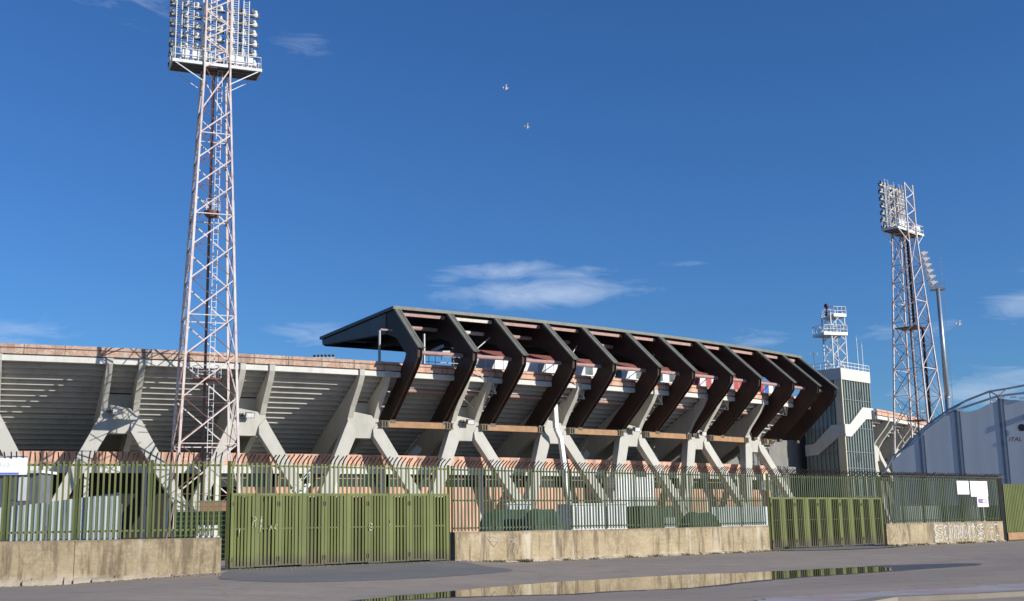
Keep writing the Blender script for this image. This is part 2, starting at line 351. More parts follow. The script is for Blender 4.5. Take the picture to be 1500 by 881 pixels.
def inside(x,y,poly):
    c=False; n=len(poly)
    for i in range(n):
        (x0,y0),(x1,y1)=poly[i],poly[i-1]
        if (y0>y)!=(y1>y) and x<(x1-x0)*(y-y0)/(y1-y0)+x0: c=not c
    return c
def pdist(x,y,poly):
    if inside(x,y,poly): return 0
    m=1e9; n=len(poly)
    for i in range(n):
        (x0,y0),(x1,y1)=poly[i],poly[i-1]; dx,dy=x1-x0,y1-y0
        t=max(0,min(1,((x-x0)*dx+(y-y0)*dy)/(dx*dx+dy*dy+1e-9)))
        m=min(m,math.hypot(x-x0-t*dx,y-y0-t*dy))
    return m
def gz(x,y):
    z=0
    if -22<x<32 and 16<y<66: t=1-min(1,pdist(x,y,PUD)/8.0); z=ZP*(t*t*(3-2*t))
    for (ax,ay),(bx,by),h in (((-11.2,48.3),(-3.2,54.5),.20),((15.2,70.9),(20.5,75.4),.10),((-26,41),(-17,44),-.14)):     # asphalt rises to the gates
        dx,dy=bx-ax,by-ay; k=max(0,min(1,((x-ax)*dx+(y-ay)*dy)/(dx*dx+dy*dy))); d=math.hypot(x-ax-k*dx,y-ay-k*dy)
        q=1-min(1,d/4.2); z+=h*q*q*(3-2*q)
    return z
def draped(name,poly,lift,mat,cell):
    xs=[p[0] for p in poly]; ys=[p[1] for p in poly]; b=MB(); x0,y0=min(xs),min(ys); idx={}
    nx=int((max(xs)-x0)/cell)+1; ny=int((max(ys)-y0)/cell)+1
    def vid(i,j):
        if (i,j) not in idx:
            x,y=x0+i*cell,y0+j*cell; idx[(i,j)]=len(b.v); b.v.append((x,y,gz(x,y)+lift))
        return idx[(i,j)]
    for i in range(nx):
        for j in range(ny):
            if inside(x0+(i+.5)*cell,y0+(j+.5)*cell,poly): b.f.append((vid(i,j),vid(i+1,j),vid(i+1,j+1),vid(i,j+1)))
    o=b.build(name,mat,smooth=True); o['kind']='structure'; return o
fx=[-24+i*.75 for i in range(77)]; fy=[15+i*.75 for i in range(72)]
gx=[-2500,-800,-250,-90,-45]+fx+[45,90,250,800,2500]; gy=[-2500,-800,-200,-60,0]+fy+[90,150,300,900,2500]
b=MB()
for x in gx:
    for y in gy: b.v.append((x,y,gz(x,y)))
for i in range(len(gx)-1):
    for j in range(len(gy)-1): a=i*len(gy)+j; b.f.append((a,a+len(gy),a+len(gy)+1,a+1))
g=b.build('ground',M['ground'],smooth=True); g['kind']='structure'
def flatpoly(name,pts,z,mat):
    b=MB(); b.poly([(x,y,z) for x,y in pts]); o=b.build(name,mat); o['kind']='structure'; return o
cxp=sum(p[0] for p in PUD)/len(PUD); cyp=sum(p[1] for p in PUD)/len(PUD)
flatpoly('damp_asphalt',wob([(cxp+(x-cxp)*1.05+.2,cyp+(y-cyp)*1.055) for x,y in PUD],.20,6,3),ZP+.006,M['damp'])
PW=PUD[:8]+[(14.6,51.0),(15.0,49.6)]+PUD[11:]
flatpoly('puddle_water',wob(PW,.10,6,2),ZP+.010,M['water'])
draped('asphalt_ramp',wob([(-11.1,47.6),(-10.9,45.0),(-9.9,42.6),(-7.6,40.6),(-4.65,42.5),(-1.5,46.1),(-.2,48.6),(-1.2,51.5),(-2.6,54.3),(-3.4,55.0),(-11.3,48.9)],.03,5,5),.008,M['patch'],.14)
draped('asphalt_apron',wob([(14.4,69.9),(16.5,68.8),(22,73.0),(24.6,77.2),(23.6,78.3),(14.8,70.8)],.03,5,6),.008,M['patch'],.2)
# far pavement and kerb at the lower right
b=MB(); pv=[(4.0,23.6),(5.4,26.6),(6.9,27.5),(9.5,28.9),(12.7,30.8),(17.0,33.4),(18.5,31.2),(14.2,28.6),(10.9,26.5),(9.2,25.75),(7.3,25.15),(5.4,22.6)]
draped('sidewalk',pv,.012,M['pave'],.25)
b=MB(); kp=[(3.2,21.9),(5.45,22.5),(7.35,25.05),(9.25,25.65),(10.95,26.4),(14.3,28.5),(18.6,31.1),(18.8,30.8),(14.5,28.15),(11.15,26.05),(9.4,25.3),(7.6,24.75),(5.75,22.2)]
b.prism(kp,lambda x,y:(x,y,-.02),lambda x,y:(x,y,.10)); k=b.build('kerb',M['kerb']); k['kind']='structure'

# ------------------------------------------------------------------ stadium
CX,CY=-132.7,312.1
def pol(r,th,z): return (r*cos(R_(th)),r*sin(R_(th)),z)       # local to the stadium's centre
def W(r,th,z): return (CX+r*cos(R_(th)),CY+r*sin(R_(th)),z)
stad=thing('stadium','long curved concrete football stadium with pink rim and brown steel grandstand roof','stadium',(CX,CY,0))
def sweep(prof,t0,t1,step=.6,closed=True):
    b=MB(); n=max(1,int(round((t1-t0)/step))); m=len(prof)
    for i in range(n+1):
        th=t0+(t1-t0)*i/n
        b.v+=[pol(r,th,z) for r,z in prof]
    for i in range(n):
        for k in range(m if closed else m-1):
            k2=(k+1)%m; b.f.append((i*m+k,i*m+k2,(i+1)*m+k2,(i+1)*m+k))
    if closed:
        b.f.append(tuple(range(m-1,-1,-1))); b.f.append(tuple(n*m+k for k in range(m)))
    return b
T0,T1,TG,TR=-80.0,-14.0,-41.0,-36.45
# rim : parapet with a cap ledge; the stand is cut where the stair tower stands
tread,rise=.72,.414
prof=[]; r,z=230.25,16.2
prof.append((r,z)); r=229.55; prof.append((r,z))
for i in range(19):
    prof.append((r,z-rise)); z-=rise; prof.append((r-tread,z)); r-=tread
prof.append((r,z+1.2)); 
r2,z2=r,z+1.2
top=[]
while r2<229.6:
    top.append((r2+tread,z2)); top.append((r2+tread,z2+rise)); r2+=tread; z2+=rise
top=[(min(a,230.2),min(c,17.2)) for a,c in top]
for a,c,rm in ((T0,-58.95,'rim'),(-58.95,TG,'rimclean'),(TR,T1,'rimclean')):
    sweep([(230.65,16.78),(230.65,17.28),(230.40,17.28),(230.40,16.78)],a,c).build('rim_parapet',M[rm],stad)
    sweep([(230.60,17.33),(230.60,17.62),(230.3,17.62),(230.3,17.33)],a,c).build('rim_cap',M[rm],stad)
    m=int((c-a)/.78); jb=MB()
    for i in range(m):
        th=a+(c-a)*(i+.5)/m; jb.bar(pol(230.66,th,16.8),pol(230.66,th,17.27),.03,.03,up=(1,0,0)); jb.bar(pol(230.61,th,17.34),pol(230.61,th,17.6),.03,.03,up=(1,0,0))
    o=jb.build('rim_joints',M['tower_dark'],stad); o['kind']='stuff'
for a,c in ((T0,TG),(TR,T1)):
    sweep([(230.72,17.275),(230.72,17.335),(230.31,17.335),(230.31,17.275)],a,c).build('rim_ledge',M['tower_dark'],stad)
    sweep([(230.62,16.18),(230.62,16.66),(230.2,16.66),(230.2,16.18)],a,c).build('rim_fascia',M['white_beam'],stad)
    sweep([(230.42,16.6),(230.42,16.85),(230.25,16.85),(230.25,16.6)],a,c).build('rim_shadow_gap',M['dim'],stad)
    sweep(prof+top+[(230.25,17.2)],a,c,.6).build('terrace',M['terr'],stad)
# concourse behind the frames
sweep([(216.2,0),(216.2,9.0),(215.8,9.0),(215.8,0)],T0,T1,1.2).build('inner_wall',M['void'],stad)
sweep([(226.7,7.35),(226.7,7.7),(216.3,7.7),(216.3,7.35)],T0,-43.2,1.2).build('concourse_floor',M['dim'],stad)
sweep([(227.0,7.78),(227.0,8.86),(226.75,8.86),(226.75,7.78)],T0,-43.2).build('concourse_parapet',M['wallpink'],stad)
sweep([(227.06,7.0),(227.06,7.76),(226.72,7.76),(226.72,7.0)],T0,-43.2).build('floor_beam',M['white_beam'],stad)
sweep([(227.0,0),(227.0,5.76),(226.7,5.76),(226.7,0)],-61.75,-43.2).build('ground_floor_wall',M['wallpink'],stad)
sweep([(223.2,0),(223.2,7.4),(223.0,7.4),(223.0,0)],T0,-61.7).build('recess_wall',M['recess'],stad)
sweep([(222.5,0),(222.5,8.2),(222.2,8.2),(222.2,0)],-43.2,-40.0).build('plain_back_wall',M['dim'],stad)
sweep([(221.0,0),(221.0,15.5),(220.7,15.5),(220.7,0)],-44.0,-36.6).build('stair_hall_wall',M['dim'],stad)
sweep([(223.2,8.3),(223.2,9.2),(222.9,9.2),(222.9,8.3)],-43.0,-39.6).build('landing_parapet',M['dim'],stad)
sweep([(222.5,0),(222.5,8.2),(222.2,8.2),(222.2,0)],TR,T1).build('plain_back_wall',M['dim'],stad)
# pillars and window strips
bp=MB(); bp.box(226.6,227.1,-.2,.2,0,7.0); pil=bp.build('pillar',M['white_beam'],stad); first=True
FR=[-64.58+2.88*k for k in range(-2,8)]
SP=2.88
def place(o,th):
    o.rotation_euler=(0,0,R_(th)); return o
pill=[]
for th0 in FR:
    for d in (-.62,.62): pill.append(th0+d)
for i,th in enumerate([t for t in pill if t<-43.4]):
    o=pil if i==0 else pil.copy()
    if i: COL.objects.link(o)
    place(o,th)
bw=MB(); hw=1.15*pi/180*227/2
bw.box(226.42,226.5,-hw,hw,5.78,6.99); win=bw.build('window',M['win'],stad)
fb=MB()
for t in (-hw+.05,0,hw-.05): fb.box(226.5,226.58,t-.04,t+.04,5.78,6.99)
fb.box(226.5,226.58,-hw,hw,6.55,6.62)
fr0=fb.build('window_frame',M['purlin'],win)
k=0
for th0 in FR:
    if th0<-62: continue
    for d in (0,SP/2-.02):
        th=th0+d
        if th>-44: continue
        o=win if k==0 else copy_tree(win)
        k+=1; place(o,th)
# ---- support frames : node block + two rakers + two splayed legs + their foot
b=MB()
top=[(-1.63,11.85),(1.63,11.85),(1.63,12.5),(-1.63,13.05)]
b.prism(top,lambda t,z:(227.95,t,z),lambda t,z:(226.4,t,z))
lowp=[(-1.60,11.848),(-.95,10.75),(-.88,10.45),(-.75,10.4),(.75,10.4),(.88,10.45),(.95,10.75),(1.60,11.848)]
b.prism(lowp,lambda t,z:(228.05,t,z),lambda t,z:(226.5,t,z))
b.box(225.6,226.6,-1.1,1.1,11.9,14.0)
frame=b.build('support_frame',M['conc'],stad)
UZ=lambda r:16.2-.575*(229.5-r)
for s in (-1,1):
    b=MB(); pr=[(230.78,16.72),(230.78,16.15),(230.2,15.25),(228.6,13.35),(228.0,12.4),(227.6,11.95),(222.6,9.15),(216,5.5),(216,UZ(216)-.05),(229.6,UZ(229.6)-.45),(229.9,16.2),(230.3,16.72)]
    t=1.36*s
    b.prism(pr,lambda r,z:(r,t-.26,z),lambda r,z:(r,t+.26,z)); b.build('raker',M['conc'],frame)
for s in (-1,1):
    def L(zz,o,back): 
        rf=228.02+(11.7-zz)*.30
        return (rf-back,s*o,zz)
    b=MB(); zt,zb=11.75,4.0
    oT,iT=1.68,.78; oB,iB=5.70,4.50
    # outer edge bends in at the shoulder
    pts=[(1.62,12.05),(2.05,11.2),(5.72,4.1),(5.72,0),(4.95,0),(4.85,3.6),(.93,10.55),(.96,11.3)]
    b.prism(pts,lambda o,z:L(min(z,11.7),o,0)[:2]+(z,),lambda o,z:L(min(z,11.7),o,.85)[:2]+(z,))
    b.build('leg',M['conc'],frame)
for i,th in enumerate(FR):
    o=frame if i==0 else copy_tree(frame)
    place(o,th)
for i,th in enumerate((-34.95,-32.07,-29.19,-26.3,-23.4)):
    place(copy_tree(frame),th)
# ---- steel ribs
RIBS=[-58.07,-56.58,-55.15,-53.57,-52.22,-50.57,-49.20,-47.53,-46.17,-44.40,-42.92,-41.80]
body=[(228.35,12.25),(231.2,14.75),(233.4,16.75),(234.15,17.7),(234.25,18.62),(229.15,23.12),(211.1,22.62),(211.3,21.98),(227.4,20.9),(229.6,20.2),(231.75,18.35),(231.55,17.95),(229.6,15.85),(225.6,12.45)]
b=MB()
for y0,y1 in ((-.27,-.20),(.20,.27)): b.prism(body,lambda r,z:(r,y0,z),lambda r,z:(r,y1,z))
core=[(228.22,12.32),(231.07,14.85),(233.27,16.85),(234.0,17.75),(234.1,18.6),(229.1,23.0),(211.2,22.5),(211.35,22.05),(227.4,21.0),(229.65,20.32),(231.9,18.4),(231.7,17.9),(229.7,15.75),(225.75,12.5)]
b.prism(core,lambda r,z:(r,-.199,z),lambda r,z:(r,.199,z))
rib=b.build('roof_rib',M['steel'],stad)
b=MB()   # upper flashing on the sloping outer edge
for y0,y1,d in ((-.36,-.15,.10),(-.14,.14,.05),(.15,.36,.10)):
    b.prism([(234.42,18.55),(234.42+d,18.62),(229.25+d,23.22),(229.1,23.16)],lambda r,z:(r,y0,z),lambda r,z:(r,y1,z))
b.build('flashing',M['clad'],rib)
b=MB()   # box end where the rib sits on the edge beam
b.box(227.9,228.35,-.32,.32,11.9,12.24); b.build('base_plate',M['bracket'],rib)
for i,th in enumerate(RIBS):
    o=rib if i==0 else copy_tree(rib)
    place(o,th)
# gable sheet along the first girder
b=MB(); gp=[(229.0,23.05),(211.15,22.55),(211.35,22.0),(227.5,20.88),(228.2,20.9),(228.2,23.0)]
gp=[(227.4,22.98),(211.15,22.55),(211.35,22.02),(227.4,20.93)]
b.prism(gp,lambda r,z:(r,-.345,z),lambda r,z:(r,-.275,z)); place(b.build('gable_sheet',M['girder'],stad),RIBS[0])
# roof deck
RA,RB=RIBS[0]-.10,RIBS[-1]+.12
sweep([(229.35,23.16),(229.35,23.42),(229.1,23.47),(210.9,22.95),(210.9,22.66),(229.0,23.14)],RA,RB,.35).build('roof_deck',M['steel'],stad)
sweep([(211.0,22.64),(211.0,21.95),(210.88,21.95),(210.88,22.64)],RA+.12,RB,.35).build('inner_fascia',M['steel'],stad)
sweep([(229.42,23.13),(229.42,23.45),(229.36,23.45),(229.36,23.13)],RA,RB,.35).build('roof_edge_flashing',M['clad'],stad)
b=MB(); b.prism([(229.4,23.43),(210.85,22.98),(210.85,22.64),(229.4,23.12)],lambda r,z:(r,-.5,z),lambda r,z:(r,-.39,z)); place(b.build('roof_end_flashing',M['girder'],stad),RIBS[0])
# purlins between ribs, bay by bay
def inset(i,j): return RIBS[i]+.075,RIBS[j]-.075
for i in range(len(RIBS)-1):
    a,c=inset(i,i+1)
    def pl(r,z,h,name,mat,round_=False,short=1.0):
        b=MB(); p,q=Vector(pol(r,a,z)),Vector(pol(r,a+(c-a)*short,z))
        if round_: b.tube(p,q,h/2,10)
        else: b.bar(p,q,h*.8,h)
        b.build(name,mat,stad)
    white=i in (1,)  # bay whose purlins get the sunlit colour
    pl(228.75,22.78,.34,'eaves_purlin',M['purlin_lit'] if white else M['purlin'])
    pl(227.2,21.75,.42,'girder_tube',M['purlin_lit'] if white else M['purlin'],True)
    pl(232.3,18.45,.40,'knee_tube',M['purlin'],True)
    pl(228.7,15.15,.36,'lower_tube',M['purlin'],True)
    for r,z in ((221,22.4),(215,22.25)): pl(r,z,.3,'roof_purlin',M['steel'])
# tie rods where two ribs stand either side of a frame
for i in (1,3,5,7,9):
    l,r=RIBS[i]+.09,RIBS[i+1]-.09
    b=MB()
    for p,q in (((228.6,l+(r-l)*1.0,21.2),(232.3,l+.05,18.6)),((232.0,l,18.2),(229.6,r,15.2)),((229.6,r,15.2),(228.9,l,15.6)),((228.9,l,15.6),(227.6,r-.2,13.4)),((229.6,r,15.2),(230.7,r-.35,16.7))):
        b.tube(pol(*p),pol(*q),.055,6)
    b.build('tie_rod',M['rod'],stad)
# ochre edge beams from frame to frame with slotted brackets
for k in range(2,8):
    a=FR[k+2]+.43; c=(FR[k+3]-.43 if k+3<len(FR) else FR[k+2]+.95)
    b=MB(); b.bar(pol(228.15,a,11.80),pol(228.15,c,11.80),.42,.60); bm_=b.build('edge_beam',M['edge_beam'],stad)
    for th,sg in ((a+.10,1),(c-.10,-1)):
        b=MB()
        for d in (-.075,0,.075): b.bar(pol(228.42,th+d-.02,11.80),pol(228.42,th+d+.02,11.80),.10,.56)
        b.bar(pol(228.40,th-.12,12.1),pol(228.40,th+.12,12.1),.12,.07); b.bar(pol(228.40,th-.12,11.5),pol(228.40,th+.12,11.5),.12,.07)
        b.build('bracket',M['bracket'],bm_)
    if k==7: break
# posts carrying the roof from the rim
b=MB(); b.tube((229.9,0,17.6),(229.9,0,20.75),.13,10); b.box(229.6,230.2,-.2,.2,17.6,17.7); ps=b.build('roof_post',M['post'],stad)
for i,th in enumerate((-58.62,-57.4)):
    o=ps if i==0 else ps.copy()
    if i: COL.objects.link(o)
    place(o,th)
b=MB(); b.bar(pol(229.9,-58.6,20.86),pol(229.9,-58.28,20.86),.16,.16); b.build('roof_post_arm',M['purlin'],stad)
# press boxes standing on the rim
sweep([(229.75,17.64),(229.75,17.72),(226,17.72),(226,17.64)],-56.15,-43.8).build('press_box_floor',M['white_beam'],stad)
pb=sweep([(229.85,18.98),(229.85,19.1),(226.6,20.15),(226.6,20.0)],-56.15,-43.8); pb.build('press_box_roof',M['redroof'],stad)
sweep([(226.6,17.7),(226.6,19.9),(226.4,19.9),(226.4,17.7)],-56.1,-43.8).build('press_box_back',M['greyp'],stad)
pat={0:'winpale',1:'greyp',2:'greyp'}
seqs=['winpale','greyp','greyp','cab','cab','cab','cab','cab','greyp','cab','cab','cab','cab','cab','winpale','cab','winpale','winpale','winpale','cab','cab','winpale','cab','winpale','winpale','cab','winpale','winpale','winpale','bluep','red','cab','red','cab','red','red','greyp','red','red','red','cab','cab','red','bluep','cab']
n=len(seqs); st=(12.35)/n
for i,c in enumerate(seqs):
    a=-56.12+i*st
    b=MB(); b.bar(pol(229.7,a+.012,18.32),pol(229.7,a+st-.012,18.32),.06,1.2)
    o=b.build('press_box_panel',M[c],stad)
    b=MB(); b.bar(pol(229.74,a,17.75),pol(229.74,a,18.97),.07,.07,up=(1,0,0))
    if c=='winpale':
        for zz in (17.8,18.9): b.bar(pol(229.74,a,zz),pol(229.74,a+st,zz),.07,.09)
    b.build('panel_frame',M['white'],o)
# camera gantry seen between the first ribs
b=MB()
for i in range(7): b.bar(pol(229.2,-57.35+i*.18,17.62),pol(229.2,-57.35+i*.18,18.75),.06)
for zz in (18.1,18.75): b.bar(pol(229.2,-57.35,zz),pol(229.2,-56.2,zz),.06)
b.bar(pol(228.6,-57.3,19.0),pol(228.6,-56.5,19.2),.5,.45); b.bar(pol(228.7,-57.0,19.3),pol(228.7,-56.7,19.9),.4,.3)
b.build('camera_gantry',M['greyp'],stad)
# flights of stairs inside, below the terrace
for th in (-57.25,-51.5,-48.6):
    b=MB()
    for i in range(9):
        a=th+i*.055; z=7.75+i*.26; b.bar(pol(223.4,a,z),pol(223.4,a+.055,z),1.2,.26)
    b.bar(pol(224.1,th,7.6),pol(224.1,th+.5,9.95),.12,.7); b.bar(pol(224.15,th,8.9),pol(224.15,th+.5,11.2),.06,.06)
    b.build('stair_flight',M['white_beam'],stad)
# white rain pipe down one frame
b=MB(); th=-53.19
er=(cos(R_(th)),sin(R_(th)),0)
b.bar(pol(229.6,th-.17,14.4),pol(229.4,th-.10,11.9),.5,.42,up=er); b.bar(pol(229.4,th-.10,11.9),pol(229.3,th+.06,10.9),.48,.42,up=er); b.bar(pol(229.3,th+.06,11.0),pol(231.2,th+.06,0),.46,.4,up=er)
b.build('rain_pipe',M['cab'],stad)
# handrail and pipe along the underside
b=MB()
for i in range(60):
    a=-80+i*.3; b.tube(pol(223.15,a,12.32),pol(223.15,a+.3,12.32),.05,5,cap=False)
b.build('conduit',M['white_beam'],stad)

# ------------------------------------------------------------------ flood spots fixed to the frames
def spot(th,tt,z,label,dark=False):
    e=Vector((cos(R_(th)),sin(R_(th)),0)); tv=Vector((-sin(R_(th)),cos(R_(th)),0))
    p=Vector((CX,CY,0))+e*228.0+tv*tt+Vector((0,0,z))
    t=thing('wall_spotlight',label,'spotlight',tuple(p),R_(th),'spotlights on the concrete frames')
    b=MB(); b.box(.0,.45,-.06,.06,-.04,.04); b.box(.4,.48,-.28,.28,-.04,.04); b.build('bracket',M['lampdark'],t)
    b=MB(); b.hexa([(.38,-.33,-.18),(.38,.33,-.18),(.38,.33,.22),(.38,-.33,.22),(.82,-.42,-.36),(.82,.42,-.36),(.90,.42,.12),(.90,-.42,.12)]); b.build('housing',M['lampdark'],t)
    b=MB(); b.hexa([(.83,-.36,-.31),(.83,.36,-.31),(.905,.36,.08),(.905,-.36,.08),(.85,-.36,-.31),(.85,.36,-.31),(.925,.36,.08),(.925,-.36,.08)]); b.build('lens',M['lamp'],t)
    b=MB(); b.box(.0,.3,-.75,-.45,-.15,.15); b.build('junction_box',M['lampdark'],t)
spot(FR[2],-.35,12.35,'dark spotlight on the frame left of the near lattice tower')
spot(FR[3],-.1,12.3,'spotlight on the concrete frame just right of the near lattice tower')
spot(FR[5],.15,12.35,'spotlight on the frame between the first and second brown beams')
spot(FR[7],.1,12.35,'spotlight on the frame right of the white rain pipe')
spot(FR[8],.2,12.3,'spotlight on the last but one frame before the glass stair tower')

# ------------------------------------------------------------------ lattice floodlight towers
def lamp_mesh():
    b=MB(); ax=Vector((0,.86,-.5))
    b.lathe([(-.36,.05),(-.35,.13),(-.27,.17),(-.17,.17),(-.16,.20),(-.05,.28),(.08,.33),(.2,.34),(.21,.32)],(0,0,0),ax,12)
    return b
lampme=None
def lattice_tower(label,loc,az,zt=42.45,w0=5.45,w1=2.15,basket=True,wx=.96,over=7.6,lx=.96,lo_=0,rowh=.97):
    t=thing('floodlight_tower',label,'floodlight tower',loc,R_(az+90),'lattice floodlight towers')
    wd=lambda z: (w0+(w1-w0)*min(z,zt)/zt)/2
    ztop=zt+over
    cor=[(-1,-1),(1,-1),(1,1),(-1,1)]
    for sx,sy in cor:
        b=MB(); zs=[0,10,20,30,zt-1.4,ztop]
        for a,c in zip(zs,zs[1:]):
            b.bar((sx*wd(a),sy*wd(a),a),(sx*wd(c),sy*wd(c),c),.19 if a<30 else .15)
        b.box(sx*wd(0)-.35,sx*wd(0)+.35,sy*wd(0)-.35,sy*wd(0)+.35,0,.35)
        b.build('leg',M['tower'],t)
    # panels get shorter towards the top
    zs=[0.4]; 
    while zs[-1]<zt-2.6: zs.append(zs[-1]+max(2.2,wd(zs[-1])*1.62))
    zs[-1]=zt-.3
    up=[zt-.3+ i*(over+.3)/6 for i in range(1,7)]
    for fi in range(4):
        (ax_,ay_),(bx_,by_)=cor[fi],cor[(fi+1)%4]
        b=MB(); d=MB()
        for k,(a,c) in enumerate(zip(zs,zs[1:])):
            pa=(ax_*wd(a),ay_*wd(a),a); qb=(bx_*wd(c),by_*wd(c),c); pb_=(bx_*wd(a),by_*wd(a),a); qa=(ax_*wd(c),ay_*wd(c),c)
            b.bar(pa,qb,.10); d.bar(pb_,qa,.06)
            m=(a+c)/2
            if k%3==1: b.bar(qa,qb,.08)
            else:
                d.bar((ax_*wd(c),ay_*wd(c),c),((ax_+bx_)/2*wd(c),(ay_+by_)/2*wd(c),c),.05)
        zz=[zs[-1]]+up
        for k,(a,c) in enumerate(zip(zz,zz[1:])):
            A,B=(ax_*wd(a),ay_*wd(a)),(bx_*wd(a),by_*wd(a))
            mid=((A[0]+B[0])/2,(A[1]+B[1])/2)
            if k%2==0: b.bar(A+(a,),B+(c,),.10)
            else: b.bar(B+(a,),A+(c,),.10)
        b.build('bracing_face',M['tower'],t); d.build('tie_bracing',M['tower_dark'],t)
    # central cable shaft, ladder, rest platforms
    b=MB(); b.tube((-.15,.1,0),(-.15,.1,zt),.12,8); b.build('cable_shaft',M['tower_dark'],t)
    b=MB()
    for x in (.22,.62): b.bar((x,.1,.5),(x,.1,zt),.045)
    for i in range(int(zt/.5)): b.bar((.22,.1,.8+i*.5),(.62,.1,.8+i*.5),.035)
    b.build('ladder',M['white_metal'],t)
    for zz,rr in (((14.5,1.2),(29.2,.72)) if basket else ((14.5,1.2),)):
        b=MB()
        if zz>20:
            b.lathe([(0,.5),(.28,.70),(.5,.72)],(0.05,.1,zz-.4),(0,0,1),14)
        else: b.box(-rr,rr,-rr,rr,zz-.1,zz)
        rp=b.build('rest_platform',M['tower_dark'],t)
        b=MB()
        for i in range(8):
            a=2*pi*i/8; a2=2*pi*(i+1)/8; p=(rr*cos(a),.1+rr*sin(a)); q=(rr*cos(a2),.1+rr*sin(a2))
            b.bar(p+(zz+.1,),p+(zz+1.1,),.04); b.bar(p+(zz+1.1,),q+(zz+1.1,),.05); b.bar(p+(zz+.6,),q+(zz+.6,),.04)
        b.build('railing',M['white_metal'],rp)
    # lamp platform
    b=MB(); b.box(-4.0*wx,4.0*wx,-.95,1.3,zt,zt+.12); 
    for y in (-.9,-.2,.5,1.2): b.bar((-4.0*wx,y,zt-.08),(4.0*wx,y,zt-.08),.1,.18)
    pf=b.build('lamp_platform',M['platform'],t)
    b=MB(); b.bar((-4.05*wx,-1.0,zt+.02),(4.05*wx,-1.0,zt+.02),.12,.28); b.bar((-4.05*wx,-1.0,zt+.02),(-4.05*wx,1.3,zt+.02),.12,.28); b.bar((4.05*wx,-1.0,zt+.02),(4.05*wx,1.3,zt+.02),.12,.28); b.bar((-4.05*wx,1.35,zt+.02),(4.05*wx,1.35,zt+.02),.12,.28)
    b.build('platform_edge',M['white_metal'],pf)
    b=MB()
    for i in range(8):
        x=(-4.0+8.0*i/7)*wx; b.bar((x,-1.0,zt+.1),(x,-1.0,zt+1.25),.05)
    for y in (-1.0,0.1,1.2):
        for x in (-4.0*wx,4.0*wx): b.bar((x,y,zt+.1),(x,y,zt+1.25),.05)
    for zz in (.62,1.22):
        b.bar((-4*wx,-1,zt+zz),(4*wx,-1,zt+zz),.05)
        for x in (-4*wx,4*wx): b.bar((x,-1,zt+zz),(x,1.2,zt+zz),.05)
    b.build('railing',M['white_metal'],pf)
    for sx in (-1,1):
      for _ in (0,):
        b=MB(); b.bar((sx*3.9*wx,-.95,zt-.05),(sx*wd(zt-1.6),-wd(zt-1.6),zt-1.7),.08); b.bar((sx*3.9*wx,1.2,zt-.05),(sx*wd(zt-1.6),wd(zt-1.6),zt-1.7),.06)
        b.bar((sx*wd(zt-1.6),-wd(zt-1.6),zt-1.7),(sx*wd(zt-1.6),wd(zt-1.6),zt-1.7),.05); b.build('platform_strut',M['white_metal'],pf)
    # ladder frames carrying the lamps
    for x0,x1 in ((-3.6,-3.07),(-2.53,-2.0),(-.44,.09),(1.6,2.13),(2.62,3.15)):
        b=MB(); x0=x0*lx+lo_; x1=x1*lx+lo_
        for x in (x0,x1): b.bar((x,1.0,zt+.1),(x,1.0,ztop-.2),.07)
        for i in range(32): b.bar((x0,1.0,zt+.4+i*.22),(x1,1.0,zt+.4+i*.22),.03)
        b.build('ladder_frame',M['white_metal'],t)
    b=MB()
    rows=[zt+.55+i*rowh for i in range(7)]
    for zz in rows: b.bar((-4.0*wx,1.15,zz-.2),(4.0*wx,1.15,zz-.2),.05)
    b.build('lamp_rail',M['white_metal'],t)
    global lampme
    for zz in rows:
        for k in range(8):
            x=(-3.75+k*1.07)*lx+lo_
            if lampme is None:
                o=lamp_mesh().build('floodlight',M['lamp'],t,True); lampme=o
                b=MB(); b.box(-.36,.36,-.12,.06,-.36,-.30); b.box(-.38,-.34,-.1,.15,-.36,.12); b.box(.34,.38,-.1,.15,-.36,.12); b.box(-.36,-.20,-.30,-.05,-.05,.36); yk=b.build('yoke',M['lampdark'],o)
            else:
                o=lampme.copy(); COL.objects.link(o); o.parent=t
                y=lampme.children[0].copy(); COL.objects.link(y); y.parent=o
            o.location=(x+random.uniform(-.05,.05),1.5,zz+.05); o.rotation_euler=(0,0,random.uniform(-.25,.25))
    for x in (-2.85,-1.95,-1.25,1.4,2.1,2.95):
        x*=wx; b=MB(); b.box(x-.30,x+.30,-.9,-.45,zt+.42,zt+1.15); b.box(x-.22,x-.16,-.8,-.5,zt+.12,zt+.42); b.box(x+.16,x+.22,-.8,-.5,zt+.12,zt+.42)
        b.build('ballast_box',M['white'],t)
    return t
tw1=lattice_tower('near lattice floodlight tower in faded red and white, its lamps cut by the top edge',(-26.15,101.9,0),-67.5)
tw2=lattice_tower('distant lattice floodlight tower right of the glass stair tower with a black cable down it',(53.2,158.3,0),-45,zt=39.85,w0=6.0,w1=2.3,basket=False,wx=.90,over=6.6,lx=.78,lo_=.2,rowh=1.0)
b=MB(); b.bar((.2,-.3,26.9),(.2,-.3,39.0),.32,.2); b.bar((.2,-.3,26.9),(1.0,-1.0,26.9),.3,.2); b.bar((1.05,-1.0,26.9),(1.15,-1.1,6),.32,.2); b.build('cable_tray',M['cable'],tw2)
b=MB(); b.box(-1.6,1.6,-1.6,1.6,26.7,26.8); b.build('rest_platform',M['tower_dark'],tw2)

